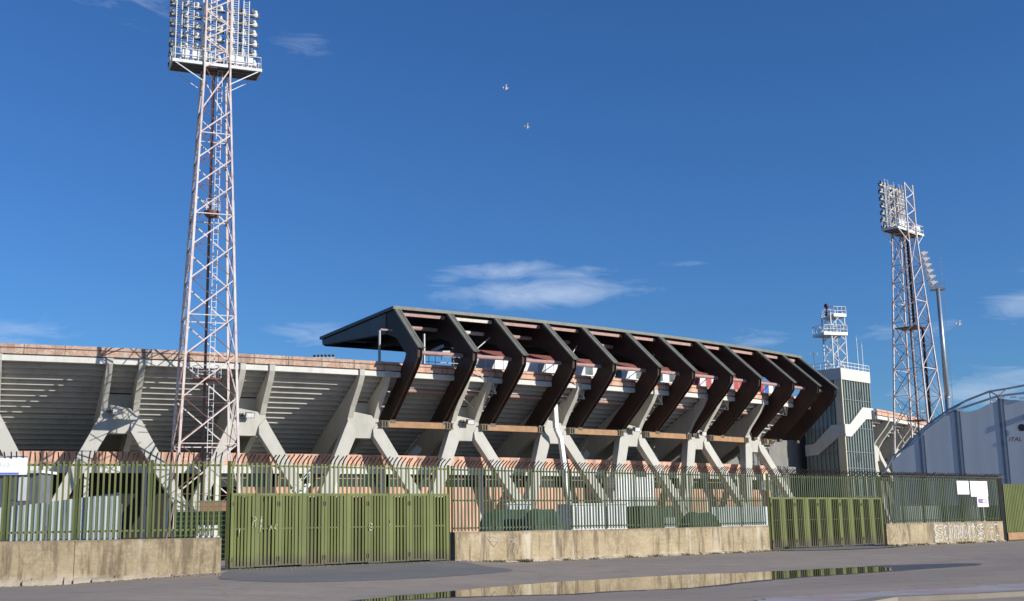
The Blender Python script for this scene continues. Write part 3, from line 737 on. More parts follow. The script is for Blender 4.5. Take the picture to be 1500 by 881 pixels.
# ------------------------------------------------------------------ tubular mast
ms=thing('floodlight_mast','slim grey tubular floodlight mast behind the far lattice tower','floodlight mast',(66.75,185,0),R_(80))
b=MB(); b.tube((0,0,0),(0,0,20),.46,16,.39); b.tube((0,0,20),(0,0,37.2),.39,16,.29); b.tube((0,0,19.9),(0,0,20.2),.44,16); b.build('pole',M['galv'],ms,True)
b=MB()
b.bar((-.45,-.5,37.4),(-.45,.5,37.4),.12); b.box(-.1,1.6,-1.2,1.0,37.1,37.25)
for i in range(5): b.bar((1.6,-1.2+i*.55,37.2),(1.6,-1.2+i*.55,38.3),.05); 
for zz in (37.7,38.3): b.bar((1.6,-1.2,zz),(1.6,1.0,zz),.05); b.bar((-.1,-1.2,zz),(1.6,-1.2,zz),.05)
b.build('service_platform',M['galv'],ms)
b=MB()
for x in (-1.0,0,1.0): b.bar((x,.1,37.2),(x,1.5,43.2),.1)
for i in range(6): b.bar((-1.3,.3+i*.22,37.9+i*.95),(1.3,.3+i*.22,37.9+i*.95),.08)
b.build('head_frame',M['galv'],ms)
b=MB()
for i in range(36): b.bar((-.15,-.75,19+i*.5),(.2,-.75,19+i*.5),.04)
b.bar((0.02,-.8,18.5),(0.02,-.8,43.5),.05); b.bar((0.02,-.8,20),(0,-.3,20),.05); b.bar((0.02,-.8,30),(0,-.3,30),.05)
for i in range(9): b.bar((.0,-.8,37.5+i*.65),(.45,-.55,37.5+i*.65),.05)
b.build('ladder',M['galv'],ms)
pr=None
for i in range(6):
    for x in (-1.05,0,1.05):
        if pr is None:
            b=MB(); b.hexa([(-.40,0,-.18),(.40,0,-.18),(.40,.22,.26),(-.40,.22,.26),(-.45,.5,-.42),(.45,.5,-.42),(.45,.85,.10),(-.45,.85,.10)]); b.tube((0,-.3,.05),(0,.15,0),.17,8); pr=b.build('floodlight',M['white'],ms); o=pr
        else: o=pr.copy(); COL.objects.link(o)
        o.location=(x,.42+i*.22,38.0+i*.95)

# ------------------------------------------------------------------ glass stair tower
C0=Vector((46.5,169.9,0)); u=Vector((.70,.714,0)); v=Vector((-.714,.70,0)); LR,LL=8.3,6.4
st=thing('stair_tower','glazed stair tower with white roof band and zigzag white stair band','stair tower',tuple(C0),math.atan2(u.y,u.x))
# local: x along the right face, y along the left face (into the building)
b=MB(); b.box(.25,LR-.1,.25,LL,0,21.4); b.build('glazing',M['glass'],st)
b=MB(); b.box(-.05,LR+.05,-.05,LL+.1,21.45,23.1); b.build('roof_band',M['white_beam'],st)
b=MB(); b.box(-.02,.22,0,1.15,0,21.4); b.build('corner_column',M['column'],st)
b=MB()
for i in range(12): b.box(.12+i*(LR-.2)/11-.05,.12+i*(LR-.2)/11+.05,.05,.26,0,21.4)
for i in range(8): b.box(.05,.26,1.5+i*.68-.05,1.5+i*.68+.05,0,21.4)
b.build('mullion',M['mull'],st)
b=MB()
for zz in (5.0,8.9,11.2,14.6,18.6): 
    b.box(.03,LR,.03,.1,zz,zz+.12); b.box(.02,.1,1.2,LL,zz-.2,zz-.08)
b.build('floor_line',M['tentpost'],st)
b=MB()
b.prism([(-.12,13.4),(1.6,13.4),(6.2,16.1),(LR+.15,16.15),(LR+.15,17.75),(5.4,17.75),(1.4,15.1),(-.12,15.1)],lambda x,z:(x,-.12,z),lambda x,z:(x,.05,z))
b.build('stair_band',M['white_beam'],st)
b=MB()
b.prism([(-.12,13.4),(.9,13.4),(4.4,11.0),(LL,10.9),(LL,12.5),(4.9,12.6),(2.0,15.08),(-.12,15.1)],lambda y,z:(-.121,y,z),lambda y,z:(.05,y,z))
b.build('stair_band',M['white_beam'],st)
b=MB()
for i in range(9): b.bar((i*LR/8,0,23.1),(i*LR/8,0,24.0),.06)
for i in range(7): b.bar((0,i*LL/6,23.1),(0,i*LL/6,24.0),.06)
for zz in (23.5,24.0): b.bar((0,0,zz),(LR,0,zz),.06); b.bar((0,0,zz),(0,LL,zz),.06)
b.build('railing',M['white_metal'],st)
for (x0,x1,z0,z1) in ((4.7,5.3,19.0,20.2),(3.3,3.8,10.0,11.0)):
    b=MB(); b.box(x0,x1,.02,.08,z0,z1); b.build('opening',M['print'],st)
# white lattice camera tower on its roof
M['greymetal']=simple('weathered_white_steel',(.56,.58,.59),(.44,.46,.47),2,.5)
at=thing('camera_tower','small white lattice tower with two railed platforms on the stair tower roof','lattice tower',(47.2,174.6,23.1),R_(18))
hw=1.15; H=9.2
for sx,sy in ((-1,-1),(1,-1),(1,1),(-1,1)):
    b=MB(); b.bar((sx*hw,sy*hw,0),(sx*hw,sy*hw,H if sx>0 else H-.6),.16); b.build('leg',M['greymetal'],at)
b=MB(); cor=[(-1,-1),(1,-1),(1,1),(-1,1)]
for fi in range(4):
    a,c=cor[fi],cor[(fi+1)%4]
    for k in range(4):
        z0=k*2.2; z1=z0+2.2
        b.bar((a[0]*hw,a[1]*hw,z0),(c[0]*hw,c[1]*hw,z1),.11); b.bar((c[0]*hw,c[1]*hw,z0),(a[0]*hw,a[1]*hw,z1),.08)
b.build('bracing',M['greymetal'],at)
def plat(x0,x1,y0,y1,z):
    b=MB(); b.box(x0,x1,y0,y1,z-.35,z); b.bar((x0,y0,z-.1),(x1,y0,z-.1),.1,.4); p=b.build('platform',M['galv'],at)
    b=MB()
    for zz in (.55,1.15):
        b.bar((x0,y0,z+zz),(x1,y0,z+zz),.07); b.bar((x0,y1,z+zz),(x1,y1,z+zz),.07); b.bar((x0,y0,z+zz),(x0,y1,z+zz),.07); b.bar((x1,y0,z+zz),(x1,y1,z+zz),.07)
    n=max(3,int((x1-x0)/.55))
    for i in range(n+1):
        x=x0+(x1-x0)*i/n; b.bar((x,y0,z),(x,y0,z+1.15),.06); b.bar((x,y1,z),(x,y1,z+1.15),.06)
    for i in range(3):
        y=y0+(y1-y0)*i/3; b.bar((x0,y,z),(x0,y,z+1.15),.06)
    b.build('railing',M['greymetal'],p)
plat(-2.6,1.35,-1.4,1.6,5.55); plat(-.75,1.35,-1.4,1.4,8.3)
b=MB(); b.bar((-1.2,0,8.3),(-.9,0,9.2),.2); b.tube((-1.0,0,8.2),(-1.0,0,9.5),.12,8); b.lathe([(-.3,.12),(-.2,.28),(0,.36),(.2,.28),(.3,.12)],(-1.0,0,9.75),(0,0,1),10); b.build('beacon',M['ball'],at,True)
def antenna(label,loc,h,yagi):
    t=thing('antenna',label,'antenna',loc,0,'antennas on the stair tower roof')
    b=MB(); b.tube((0,0,0),(0,0,h),.07,6,.045); b.build('mast',M['white_metal'],t)
    b=MB()
    if yagi:
        b.bar((-.6,0,h-.3),(.7,0,h-.3),.06)
        for i in range(5): b.bar((-.5+i*.27,-.35,h-.3),(-.5+i*.27,.35,h-.3),.045); b.bar((-.5+i*.27,0,h-.55),(-.5+i*.27,0,h-.05),.045)
        b.build('aerial',M['white_metal'],t)
    else:
        b.tube((0,0,h),(0,0,h+.5),.03,5); b.build('whip',M['white_metal'],t)
antenna('stubby television aerial left of the small white lattice tower',(43.9,174.2,23.1),2.9,True)
antenna('taller thin whip antenna just right of the small white lattice tower',(51.0,176.6,23.1),5.2,False)
antenna('shorter thin whip antenna near the right end of the stair tower roof',(52.0,177.6,23.1),4.4,False)

# ------------------------------------------------------------------ boundary walls, fences, gates
def lerp(p,q,s): return (p[0]+(q[0]-p[0])*s,p[1]+(q[1]-p[1])*s)
def dirn(p,q):
    d=Vector((q[0]-p[0],q[1]-p[1],0)); l=d.length; d.normalize(); return d,Vector((d.y,-d.x,0)),l     # along, street side
def wall(label,pts,zt=1.45,th=.36):
    p,q=pts[0],pts[-1]; t=thing('boundary_wall',label,'wall',(p[0],p[1],0))
    for i,(a,c) in enumerate(zip(pts,pts[1:])):
        d,n,l=dirn(a,c); b=MB(); A=Vector((a[0]-p[0],a[1]-p[1],0))
        m=max(1,int(l/3.2)); rr=random.Random(i+3)
        for k in range(m):                       # cast panel by panel, hardly out of line
            s0=l*k/m+.006; s1=l*(k+1)/m-.006; o=rr.uniform(-.008,.008)
            P=[A+d*s0+n*(.14+o),A+d*s1+n*(.14+o),A+d*s1-n*(th-.14),A+d*s0-n*(th-.14)]
            zz=zt+rr.uniform(-.012,.012)
            b.hexa([x+Vector((0,0,-.5)) for x in P]+[x+Vector((0,0,zz)) for x in P])
        b.build('wall_panel',M['bound'],t)
        b=MB(); rr=random.Random(i+9); s=0   # rough footing strip
        while s<l-.2:
            e=min(l,s+rr.uniform(.3,.9)); w0=rr.uniform(.16,.30)
            P=[A+d*s+n*(.14+w0),A+d*e+n*(.14+w0*rr.uniform(.7,1.1)),A+d*e+n*.10,A+d*s+n*.10]
            h=rr.uniform(.03,.10)
            b.hexa([x+Vector((0,0,-.3)) for x in P]+[P[0]+Vector((0,0,h*.3)),P[1]+Vector((0,0,h*.3)),P[2]+Vector((0,0,h+.08)),P[3]+Vector((0,0,h+.08))]); s=e
        b.build('footing',M['bound'],t)
    return t
A=[(-23.0,42.45),(-16.17,44.85),(-11.3,46.85)]
Cc=[(-2.86,55.25),(4.55,61.56),(14.35,70.12)]
Ee=[(23.45,78.0),(34.35,86.75)]
wall('stained concrete wall left of the wide green gate, nearest to the viewer',A)
wall('long stained concrete wall between the two green gates',Cc)
wall('concrete wall sprayed with large white lettering, right of the far green gate',Ee,1.42)
def picket(b,tb,p,d,n,z0,z1,w=.072,tipd=True,rr=random):
    q_=rr.uniform(-.010,.010)+(rr.uniform(-.06,.06) if rr.random()<.05 else 0); lean=d*q_+n*rr.uniform(-.012,.012); z1+=rr.uniform(-.012,.012)
    hw=w/2; P=[p-d*hw-n*.02,p+d*hw-n*.02,p+d*hw+n*.022,p-d*hw+n*.022]
    b.hexa([x+Vector((0,0,z0)) for x in P]+[x+lean+Vector((0,0,z1)) for x in P])
    p=p+lean
    if tipd:
        j=rr.uniform(-.05,.05); k=rr.uniform(.9,1.1)
        a=p+Vector((0,0,z1-.04)); c=p+n*.10*k+d*j*.4+Vector((0,0,z1+.10)); e=p+n*.40*k+d*j+Vector((0,0,z1+.29*k))
        tb.bar(a,c,.05,.03); tb.bar(c,e,.045,.028)
def fence(label,pts,z0,z1,mat,rails,net=None,bay=2.3,parent=None,z0list=None):
    p0=pts[0]; t=parent or thing('picket_fence',label,'fence',(p0[0],p0[1],z0))
    off=Vector((p0[0],p0[1],z0 if not parent else 0))
    if parent: off=Vector(parent.location)
    for a,c in zip(pts,pts[1:]):
        d,n,l=dirn(a,c); m=max(1,round(l/bay)); A3=Vector((a[0],a[1],0))
        for k in range(m):
            s0,s1=l*k/m,l*(k+1)/m
            b=MB(); tb=MB(); cnt=int(round((s1-s0)/.205))
            for i in range(cnt):
                s=s0+(i+.5)*(s1-s0)/cnt; picket(b,tb,A3+d*s,d,n,z0+.04,z1)
            for zr in rails: b.bar(A3+d*(s0+.05)-n*.04+Vector((0,0,zr)),A3+d*(s1-.05)-n*.04+Vector((0,0,zr)),.05,.07)
            b.build('picket_panel',mat,t,off=off); tb.build('bent_spikes',M['tip'],t,off=off)
            b=MB(); q=A3+d*s0-n*.06; b.bar(q+Vector((0,0,z0)),q+Vector((0,0,z1+.02)),.09,.09); b.build('post',mat,t,off=off)
        if net:
            f0,f1,zn=net
            b=MB(); s0,s1=l*f0,l*f1; m2=24
            for i in range(m2):
                sa,sb=s0+(s1-s0)*i/m2,s0+(s1-s0)*(i+1)/m2
                w=lambda s: -n*(.13+.035*sin(s*2.1)+.02*sin(s*5.3))
                b.poly([A3+d*sa+w(sa)+Vector((0,0,z0+.05)),A3+d*sb+w(sb)+Vector((0,0,z0+.05)),A3+d*sb+w(sb)*.9+Vector((0,0,zn)),A3+d*sa+w(sa)*.9+Vector((0,0,zn))])
            b.build('shade_net',M['net'],t,off=off)
    return t
fence('olive picket fence with bent spikes on the wall left of the wide gate',A,1.45,4.36,M['green'],(4.18,1.75))
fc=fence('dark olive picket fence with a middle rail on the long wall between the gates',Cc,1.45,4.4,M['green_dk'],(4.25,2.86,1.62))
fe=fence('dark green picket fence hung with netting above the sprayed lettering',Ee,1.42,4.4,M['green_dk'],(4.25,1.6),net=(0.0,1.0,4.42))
# netting on the right half of the middle fence
def hang_net(t,a,c,z0,z1):
    off=Vector(t.location); d,n,l=dirn(a,c); A3=Vector((a[0],a[1],0)); b=MB()
    for i in range(16):
        sa,sb=l*i/16,l*(i+1)/16; w=lambda s:-n*(.14+.03*sin(s*1.9))
        b.poly([A3+d*sa+w(sa)+Vector((0,0,z0)),A3+d*sb+w(sb)+Vector((0,0,z0)),A3+d*sb+w(sb)+Vector((0,0,z1)),A3+d*sa+w(sa)+Vector((0,0,z1))])
    b.build('shade_net',M['net'],t,off=off)
hang_net(fc,lerp(Cc[1],Cc[2],.14),Cc[2],1.5,3.05)
d,n,l=dirn(*Ee); b=MB(); p=Vector((Ee[0][0],Ee[0][1],0)); b.bar(p-d*.1+n*.02+Vector((0,0,4.56)),p+d*(l+.8)+n*.02+Vector((0,0,4.50)),.18,.20); b.build('top_rail',M['cable'],fe,off=Vector(fe.location))
b=MB(); q=p+d*(l+.25); b.bar(q+Vector((0,0,-1.5)),q+Vector((0,0,4.45)),.28,.28); b.build('end_post',M['cable'],fe,off=Vector(fe.location))
def gate(label,a,c,zt,pairs,overhead=True,plain=False):
    t=thing('folding_gate',label,'gate',(a[0],a[1],0)); d,n,l=dirn(a,c); A3=Vector((0,0,0)); Z=lambda z:Vector((0,0,z))
    bayl=l/pairs
    b=MB(); b.bar(A3-n*.19+Z(1.6),A3+d*l-n*.19+Z(1.6),.02,2.8); b.build('gap_shade_sheet',M['gateback'],t)  # added dark sheet, stands for the shade behind the bars
    for k in range(pairs):
        for h in range(2):
            s0=(k+h*.5)*bayl+.012; s1=(k+h*.5+.5)*bayl-.012
            g=MB()
            zb=(.24 if pairs==5 and not plain else .13)+.02*((k*2+h)%3)
            # hinge stile narrow, meeting stile wide
            wl,wr=(.13,.24) if h==0 else (.24,.13)
            if h==0: stiles=((s0,.13),(s1-.30,.13),(s1-.12,.12))
            else: stiles=((s0,.20),(s1-.13,.13))
            fr=MB()
            for s,w_ in stiles: fr.bar(A3+d*(s+w_/2)+Z(zb),A3+d*(s+w_/2)+Z(zt),w_,.07,up=n)
            fr.bar(A3+d*s0+Z(zt-.05),A3+d*s1+Z(zt-.05),.06,.10)
            leaf=fr.build('gate_leaf',M['gate_pale'],t)
            # channel-section bars
            i0=s0+(.13 if h==0 else .20); i1=s1-(.30 if h==0 else .13)
            nb=4; gap=(i1-i0)/nb
            for i in range(nb):
                s=i0+(i+.5)*gap
                g.bar(A3+d*s-n*.01+Z(zb+.03),A3+d*s-n*.01+Z(zt-.1),.095,.05,up=n)
            g.bar(A3+d*i0-n*.015+Z(1.75),A3+d*i1-n*.015+Z(1.75),.04,.055)
            g.bar(A3+d*s0-n*.015+Z(zb+.03),A3+d*s1-n*.015+Z(zb+.03),.05,.06)
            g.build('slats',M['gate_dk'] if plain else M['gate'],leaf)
        for zz in (.55,zt-.42):
            b=MB()
            for o in (-.05,.05): b.bar(A3+d*(k*bayl+o+(.06 if k==0 else 0))+n*.045+Z(zz-.09),A3+d*(k*bayl+o+(.06 if k==0 else 0))+n*.045+Z(zz+.09),.035,.03,up=n)
            b.build('hinge',M['bracket'],t)
    if overhead:
        b=MB(); tb=MB(); cnt=int(l/.205)
        for i in range(cnt): picket(b,tb,A3+d*((i+.5)*l/cnt)-n*.12,d,n,zt-.3,4.4)
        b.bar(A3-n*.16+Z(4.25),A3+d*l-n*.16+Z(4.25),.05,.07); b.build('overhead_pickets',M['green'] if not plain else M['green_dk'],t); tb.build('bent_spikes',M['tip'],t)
    for s in (-.06,l+.06):
        b=MB(); b.bar(A3+d*s-n*.08+Z(-.1),A3+d*s-n*.08+Z(4.42),.12,.12); b.build('gate_post',M['gate'],t)
    return t,d,n,l
GB=((-11.28,48.2),(-3.02,54.58)); GD=((14.66,70.36),(23.3,77.82))
gb,gd_,gn_,gl_=gate('wide olive folding gate with white spray marks, nearest gate',*GB,3.15,5)
gD,_,_,_=gate('far olive folding gate in front of the glass stair tower',*GD,3.05,5,plain=True)
# right-hand gate at the picture edge, flat ribbed sheet
gF=thing('sheet_gate','pale green ribbed sheet gate beyond the sprayed wall','gate',(34.95,87.3,0))
d,n,l=dirn((34.95,87.3),(43,94.0)); b=MB()
for i in range(int(l/.22)): 
    s=.05+i*.22; b.bar(d*s+Vector((0,0,-.2)),d*s+Vector((0,0,4.05)),.14,.06,up=n)
b.bar(d*0-n*.05+Vector((0,0,2)),d*l-n*.05+Vector((0,0,2)),.03,4.1); b.build('ribbed_sheet',M['gate_pale'],gF)
b=MB(); b.bar(d*0+n*.05+Vector((0,0,.35)),d*l+n*.05+Vector((0,0,.35)),.04,.5); b.build('rusty_foot',M['edge_beam'],gF)
# ---- strokes of paint as thin raised ribbons
def strokes(b,lines,P,d,up,n,w,lift=.004):
    for ln in lines:
        for (x0,y0),(x1,y1) in zip(ln,ln[1:]):
            p=P+d*x0+up*y0; q=P+d*x1+up*y1; e=(q-p)
            if e.length<1e-4: continue
            e.normalize(); p=p-e*w*.35; q=q+e*w*.35; s=e.cross(n).normalized()*w/2
            b.hexa([p-s,p+s,q+s,q-s,p-s+n*lift,p+s+n*lift,q+s+n*lift,q-s+n*lift])
UP=Vector((0,0,1))
b=MB(); P=Vector((0,0,0))+gn_*.04
G=[[(.17,.2),(.1,.26),(.03,.22),(0,.1),(.04,.0),(.12,-.02),(.18,.05),(.18,.1),(.1,.1)]]
b2=MB()
strokes(b2,[[(6.28+x,1.62+y*1.1) for x,y in G[0]]],P+gn_*.03,gd_,UP,gn_,.045)
strokes(b2,[[(.92,1.80),(.95,2.22),(1.05,2.2),(1.08,2.1),(.97,2.03)],[(1.03,1.8),(1.06,2.0)],[(1.24,1.62),(1.30,1.9),(1.27,2.0),(1.31,2.22)],[(1.33,2.1),(1.26,1.85)],[(.36,1.48),(.37,1.75)]],P+gn_*.03,gd_,UP,gn_,.03)
strokes(b2,[[(1.66,1.70),(1.72,1.88),(1.80,1.72)],[(1.69,1.78),(1.78,1.78)],[(2.02,1.9),(1.92,1.9),(1.90,1.75),(1.98,1.7)],[(7.32,1.78),(7.36,2.0)]],P+gn_*.03,gd_,UP,gn_,.03)
b2.build('spray_mark',M['chalkfaint'],gb)
# big lettering on the right wall (outline letters SCONVOLTS) and the crosses beside it
wE=[o for o in bpy.data.objects if o.name.startswith('boundary_wall')][-1]
d,n,l=dirn(*Ee); P=n*.154
def S_(x,w_,h):   # one outlined gothic S
    return [[(x+w_*.95,1.28),(x+w_*.6,1.2),(x+w_*.4,1.24),(x+w_*.1,1.12),(x,1.0),(x+w_*.12,.82),(x+w_*.5,.68),(x+w_*.9,.6),(x+w_*1.0,.40),(x+w_*.8,.22),(x+w_*.5,.32),(x+w_*.1,.2),(x+w_*.05,.42),(x+w_*.2,.5)],
            [(x+w_*.95,1.28),(x+w_*.9,1.02),(x+w_*.55,1.06),(x+w_*.4,.95),(x+w_*.75,.82),(x+w_*1.0,.72)],[(x+w_*.2,.62),(x+w_*.55,.56),(x+w_*.7,.45)]]
def stem_(x,w_): # slim blackletter stem with pointed ends
    return [[(x,.45),(x+w_*.2,1.12),(x+w_*.5,1.24),(x+w_*.8,1.1),(x+w_*.85,.5),(x+w_*.55,.3),(x,.45)]]
ls=S_(5.25,1.05,1)
for x,w_,k in ((6.45,.42,'c'),(7.0,.55,'o'),(7.65,.5,'n'),(8.25,.45,'v'),(8.8,.5,'o'),(9.4,.3,'l'),(9.8,.45,'t')):
    if k=='o': ls+=stem_(x,w_)+[[(x+w_*.4,.5),(x+w_*.45,1.0)]]
    elif k=='c': ls+=[[(x+w_,1.1),(x+w_*.5,1.24),(x,1.0),(x+.04,.5),(x+w_*.5,.3),(x+w_,.42)],[(x+w_*.5,1.05),(x+w_*.4,.55)]]
    elif k=='n': ls+=[[(x,.32),(x+.05,1.15),(x+w_*.3,1.22),(x+w_*.45,1.05),(x+w_*.7,1.22),(x+w_,1.08),(x+w_,.45),(x+w_*.8,.3)],[(x+w_*.45,1.05),(x+w_*.4,.35)]]
    elif k=='v': ls+=[[(x,1.2),(x+w_*.15,.55),(x+w_*.5,.3),(x+w_*.9,.6),(x+w_,1.2)],[(x+w_*.4,1.15),(x+w_*.5,.55)]]
    elif k=='l': ls+=[[(x,1.3),(x+.05,.4),(x+w_*.6,.3),(x+w_,.45)],[(x+w_*.6,1.3),(x+w_*.6,.5)]]
    else: ls+=[[(x+w_*.4,1.3),(x+w_*.35,.5),(x+w_*.7,.32),(x+w_,.5)],[(x,1.08),(x+w_,1.1)],[(x+w_*.7,1.3),(x+w_*.65,.6)]]
ls+=S_(10.45,.95,1)
b=MB(); strokes(b,ls,P,d,UP,n,.075); b.build('spray_lettering',M['chalk'],wE)
b=MB(); strokes(b,[[(12.35,1.2),(12.42,.75)],[(12.15,1.0),(12.62,1.0)],[(12.75,1.2),(13.2,1.22),(13.22,.98)],[(12.55,.7),(12.2,.72),(12.25,.25),(12.5,.12),(13.0,.14),(13.2,.3)],[(13.05,.68),(13.1,.22)],[(12.9,.45),(13.3,.45)]],P,d,UP,n,.06); b.build('spray_cross',M['chalk'],wE)
wC=[o for o in bpy.data.objects if o.name.startswith('boundary_wall')][-2]
d,n,l=dirn(Cc[0],Cc[1]); b=MB()
strokes(b,[[(1.9,1.15),(2.1,.9),(2.3,.75),(2.5,.95)],[(2.0,1.2),(2.5,1.15)],[(2.1,1.0),(2.6,1.0)],[(3.2,.7),(3.5,1.15)],[(3.1,1.05),(3.7,1.1)],[(3.4,.5),(3.55,.9)]],n*.155,d,UP,n,.035); b.build('spray_mark',M['greychalk'],wC)

# ---- boards tied to the fences
def board(label,a,d,n,w_,z0,z1,kind):
    t=thing('notice_board',label,'sign',(a[0],a[1],0)); b=MB(); q=n*.06
    b.hexa([q+UP*z0,q+d*w_+UP*z0,q+d*w_+UP*z1,q+UP*z1]+[x+n*.02 for x in (q+UP*z0,q+d*w_+UP*z0,q+d*w_+UP*z1,q+UP*z1)]); b.build('panel',M['white'],t)
    return t,q+n*.021
d,n,l=dirn(A[0],A[1]); pA=Vector((A[0][0],A[0][1],0))+d*2.2
t,q=board('white banner with a blue lower edge tied to the near fence',tuple(pA),d,n,3.28,3.82,4.50,'b')
def flat(t,name,mat,pts,q,d,n):
    b=MB(); P=[q+d*x+UP*z for x,z in pts]; b.hexa(P+[x+n*.003 for x in P]); b.build(name,mat,t)
flat(t,'blue_strip',M['blue'],[(0,3.83),(3.0,3.83),(3.0,3.90),(0,3.90)],q,d,n)
b=MB(); rr=random.Random(4)
strokes(b,[[(1.3+i*.13,4.1),(1.34+i*.13,4.2+rr.uniform(0,.05)),(1.38+i*.13,4.1)] for i in range(11)],q,d,UP,n,.03,.002); b.build('faded_print',M['greyprint'],t)
d,n,l=dirn(*Ee); e0=Vector((Ee[0][0],Ee[0][1],0))
t,q=board('white notice with a faded pink heading, left of the larger notice',tuple(e0+d*8.62),d,n,1.48,3.28,4.2,'p')
b=MB(); strokes(b,[[(.1+i*.115,4.0),(.13+i*.115,4.07),(.18+i*.115,4.0)] for i in range(11)]+[[(.08,3.97),(1.38,3.97)]],q,d,UP,n,.03,.002); b.build('faded_print',M['pinkprint'],t)
t,q=board('largest white notice, upper right on the netted fence',tuple(e0+d*10.27),d,n,2.2,3.13,4.2,'p')
b=MB(); strokes(b,[[(.5+i*.16,3.62),(.55+i*.16,3.74),(.62+i*.16,3.62)] for i in range(9)],q,d,UP,n,.035,.002); b.build('faded_print',M['greyprint'],t)
flat(t,'side_mark',M['greyp'],[(1.98,3.25),(2.05,3.25),(2.05,3.45),(1.98,3.45)],q,d,n)
t,q=board('white notice with a violet and navy capsule, below the largest notice',tuple(e0+d*11.0),d,n,1.42,2.42,3.10,'p')
def rrect(x0,x1,z0,z1,r):
    out=[]
    for cx_,cz,a0 in ((x1-r,z1-r,0),(x0+r,z1-r,90),(x0+r,z0+r,180),(x1-r,z0+r,270)):
        for k in range(5): out.append((cx_+r*cos(R_(a0+k*22.5)),cz+r*sin(R_(a0+k*22.5))))
    return out
def cap(pts,name,mat,lift):
    b=MB(); b.prism(pts,lambda x,z:q+d*x+UP*z+n*(lift-.002),lambda x,z:q+d*x+UP*z+n*lift); b.build(name,mat,t)
cap(rrect(.14,1.22,2.68,2.98,.10),'capsule_edge',M['navy'],.003); cap(rrect(.19,.66,2.72,2.94,.06),'capsule_half',M['purple'],.006); cap(rrect(.68,1.17,2.72,2.94,.06),'capsule_half',M['greyprint'],.006)

# ------------------------------------------------------------------ things standing behind the fence
def corr(b,p,q,z0,z1,pitch=.3,dep=.012,z2=None):
    z2=z1 if z2 is None else z2
    d,n,l=dirn(p,q); m=int(l/(pitch/2)); P=Vector((p[0],p[1],0))
    for i in range(m):
        a=P+d*(l*i/m)+n*(dep if i%2 else 0); c=P+d*(l*(i+1)/m)+n*(0 if i%2 else dep)
        b.poly([a+UP*z0,c+UP*z0,c+UP*(z1+(z2-z1)*(i+1)/m),a+UP*(z1+(z2-z1)*i/m)])
def hoarding(label,p,q,h,mat,pitch=.3,h2=None):
    h2=h if h2 is None else h2
    t=thing('sheet_hoarding',label,'hoarding',(p[0],p[1],0)); d,n,l=dirn(p,q); off=Vector((p[0],p[1],0))
    m=max(1,int(l/2.4))
    for k in range(m):
        b=MB(); corr(b,lerp(p,q,k/m),lerp(p,q,(k+1)/m-.002),.05,h+(h2-h)*k/m,pitch,z2=h+(h2-h)*(k+1)/m); b.build('corrugated_sheet',mat,t,off=off)
    b=MB()
    for k in range(m+1):
        x=lerp(p,q,k/m); X=Vector((x[0],x[1],0))-n*.06; b.bar(X,X+UP*(h-.1),.07)
    for zz in (.6,h-.5): b.bar(Vector((p[0],p[1],zz))-n*.06,Vector((q[0],q[1],zz))-n*.06,.06)
    b.build('frame',M['galv'],t,off=off); return t
hoarding('pale corrugated hoarding close behind the near fence',(-17.85,46.65),(-15.4,47.55),2.9,M['sheet'],.13,3.23)
hoarding('lower pale corrugated hoarding at the left edge behind the near fence',(-25,44.0),(-17.95,46.6),2.1,M['sheet'],.15,2.87)
hoarding('low pale corrugated sheeting behind the middle fence',(13.5,84.0),(20.0,88.5),2.75,M['sheet'],.5)
hoarding('pale corrugated sheeting behind the netted fence',(25.0,80.8),(35.6,89.3),2.55,M['sheet'],.36)
def cabin(label,x,y,rz,w_,dp,z0,h,mat,name='site_cabin',door=True,cat='cabin'):
    t=thing(name,label,cat,(x,y,z0),rz)
    b=MB(); b.box(0,w_,0,dp,.12,h-.1); 
    for i in range(int(w_/.3)): b.box(.06+i*.3,.16+i*.3,-.03,0,.2,h-.18)
    b.build('body',mat,t)
    b=MB(); b.box(-.08,w_+.08,-.08,dp+.08,h-.1,h); b.build('roof',mat,t)
    b=MB(); b.box(0,w_,-.02,dp,0,.12); b.build('skid',M['lampdark'],t)
    if door:
        b=MB(); b.box(w_*.62,w_*.62+.9,-.07,-.03,.15,2.1 if h>2.3 else h-.4); b.build('door',M['greyp'],t)
    return t
cabin('low white site cabin behind the middle of the long fence',3.55,78.0,R_(20),3.9,2.3,0,3.05,M['cab'],door=False)
cabin('green shipping container right of the low white cabin',8.4,83.0,R_(25),3.0,2.4,0,2.9,M['container'],'shipping_container',True,'container')
cabin('white box room against the stadium wall, above the green container',W(230.2,-51.4,0)[0],W(230.2,-51.4,0)[1],R_(40),6.0,1.9,0,6.85,M['cab'],'white_box_room',False,'box room')
# ticket booth at the far left
t=thing('ticket_booth','small white and blue booth behind the far left of the near fence','booth',(-30.6,72,0))
b=MB(); b.box(0,2.4,0,2.0,0,5.3); b.build('body',M['tentpost'],t)
b=MB(); b.box(.3,1.05,-.05,0,3.75,5.1); b.build('window',M['winpale'],t)
b=MB(); b.box(1.15,1.75,-.05,0,3.7,5.1); b.build('poster',M['white'],t)
b=MB(); b.box(-.2,2.6,-.3,2.2,5.3,5.45); b.build('roof',M['cab'],t)
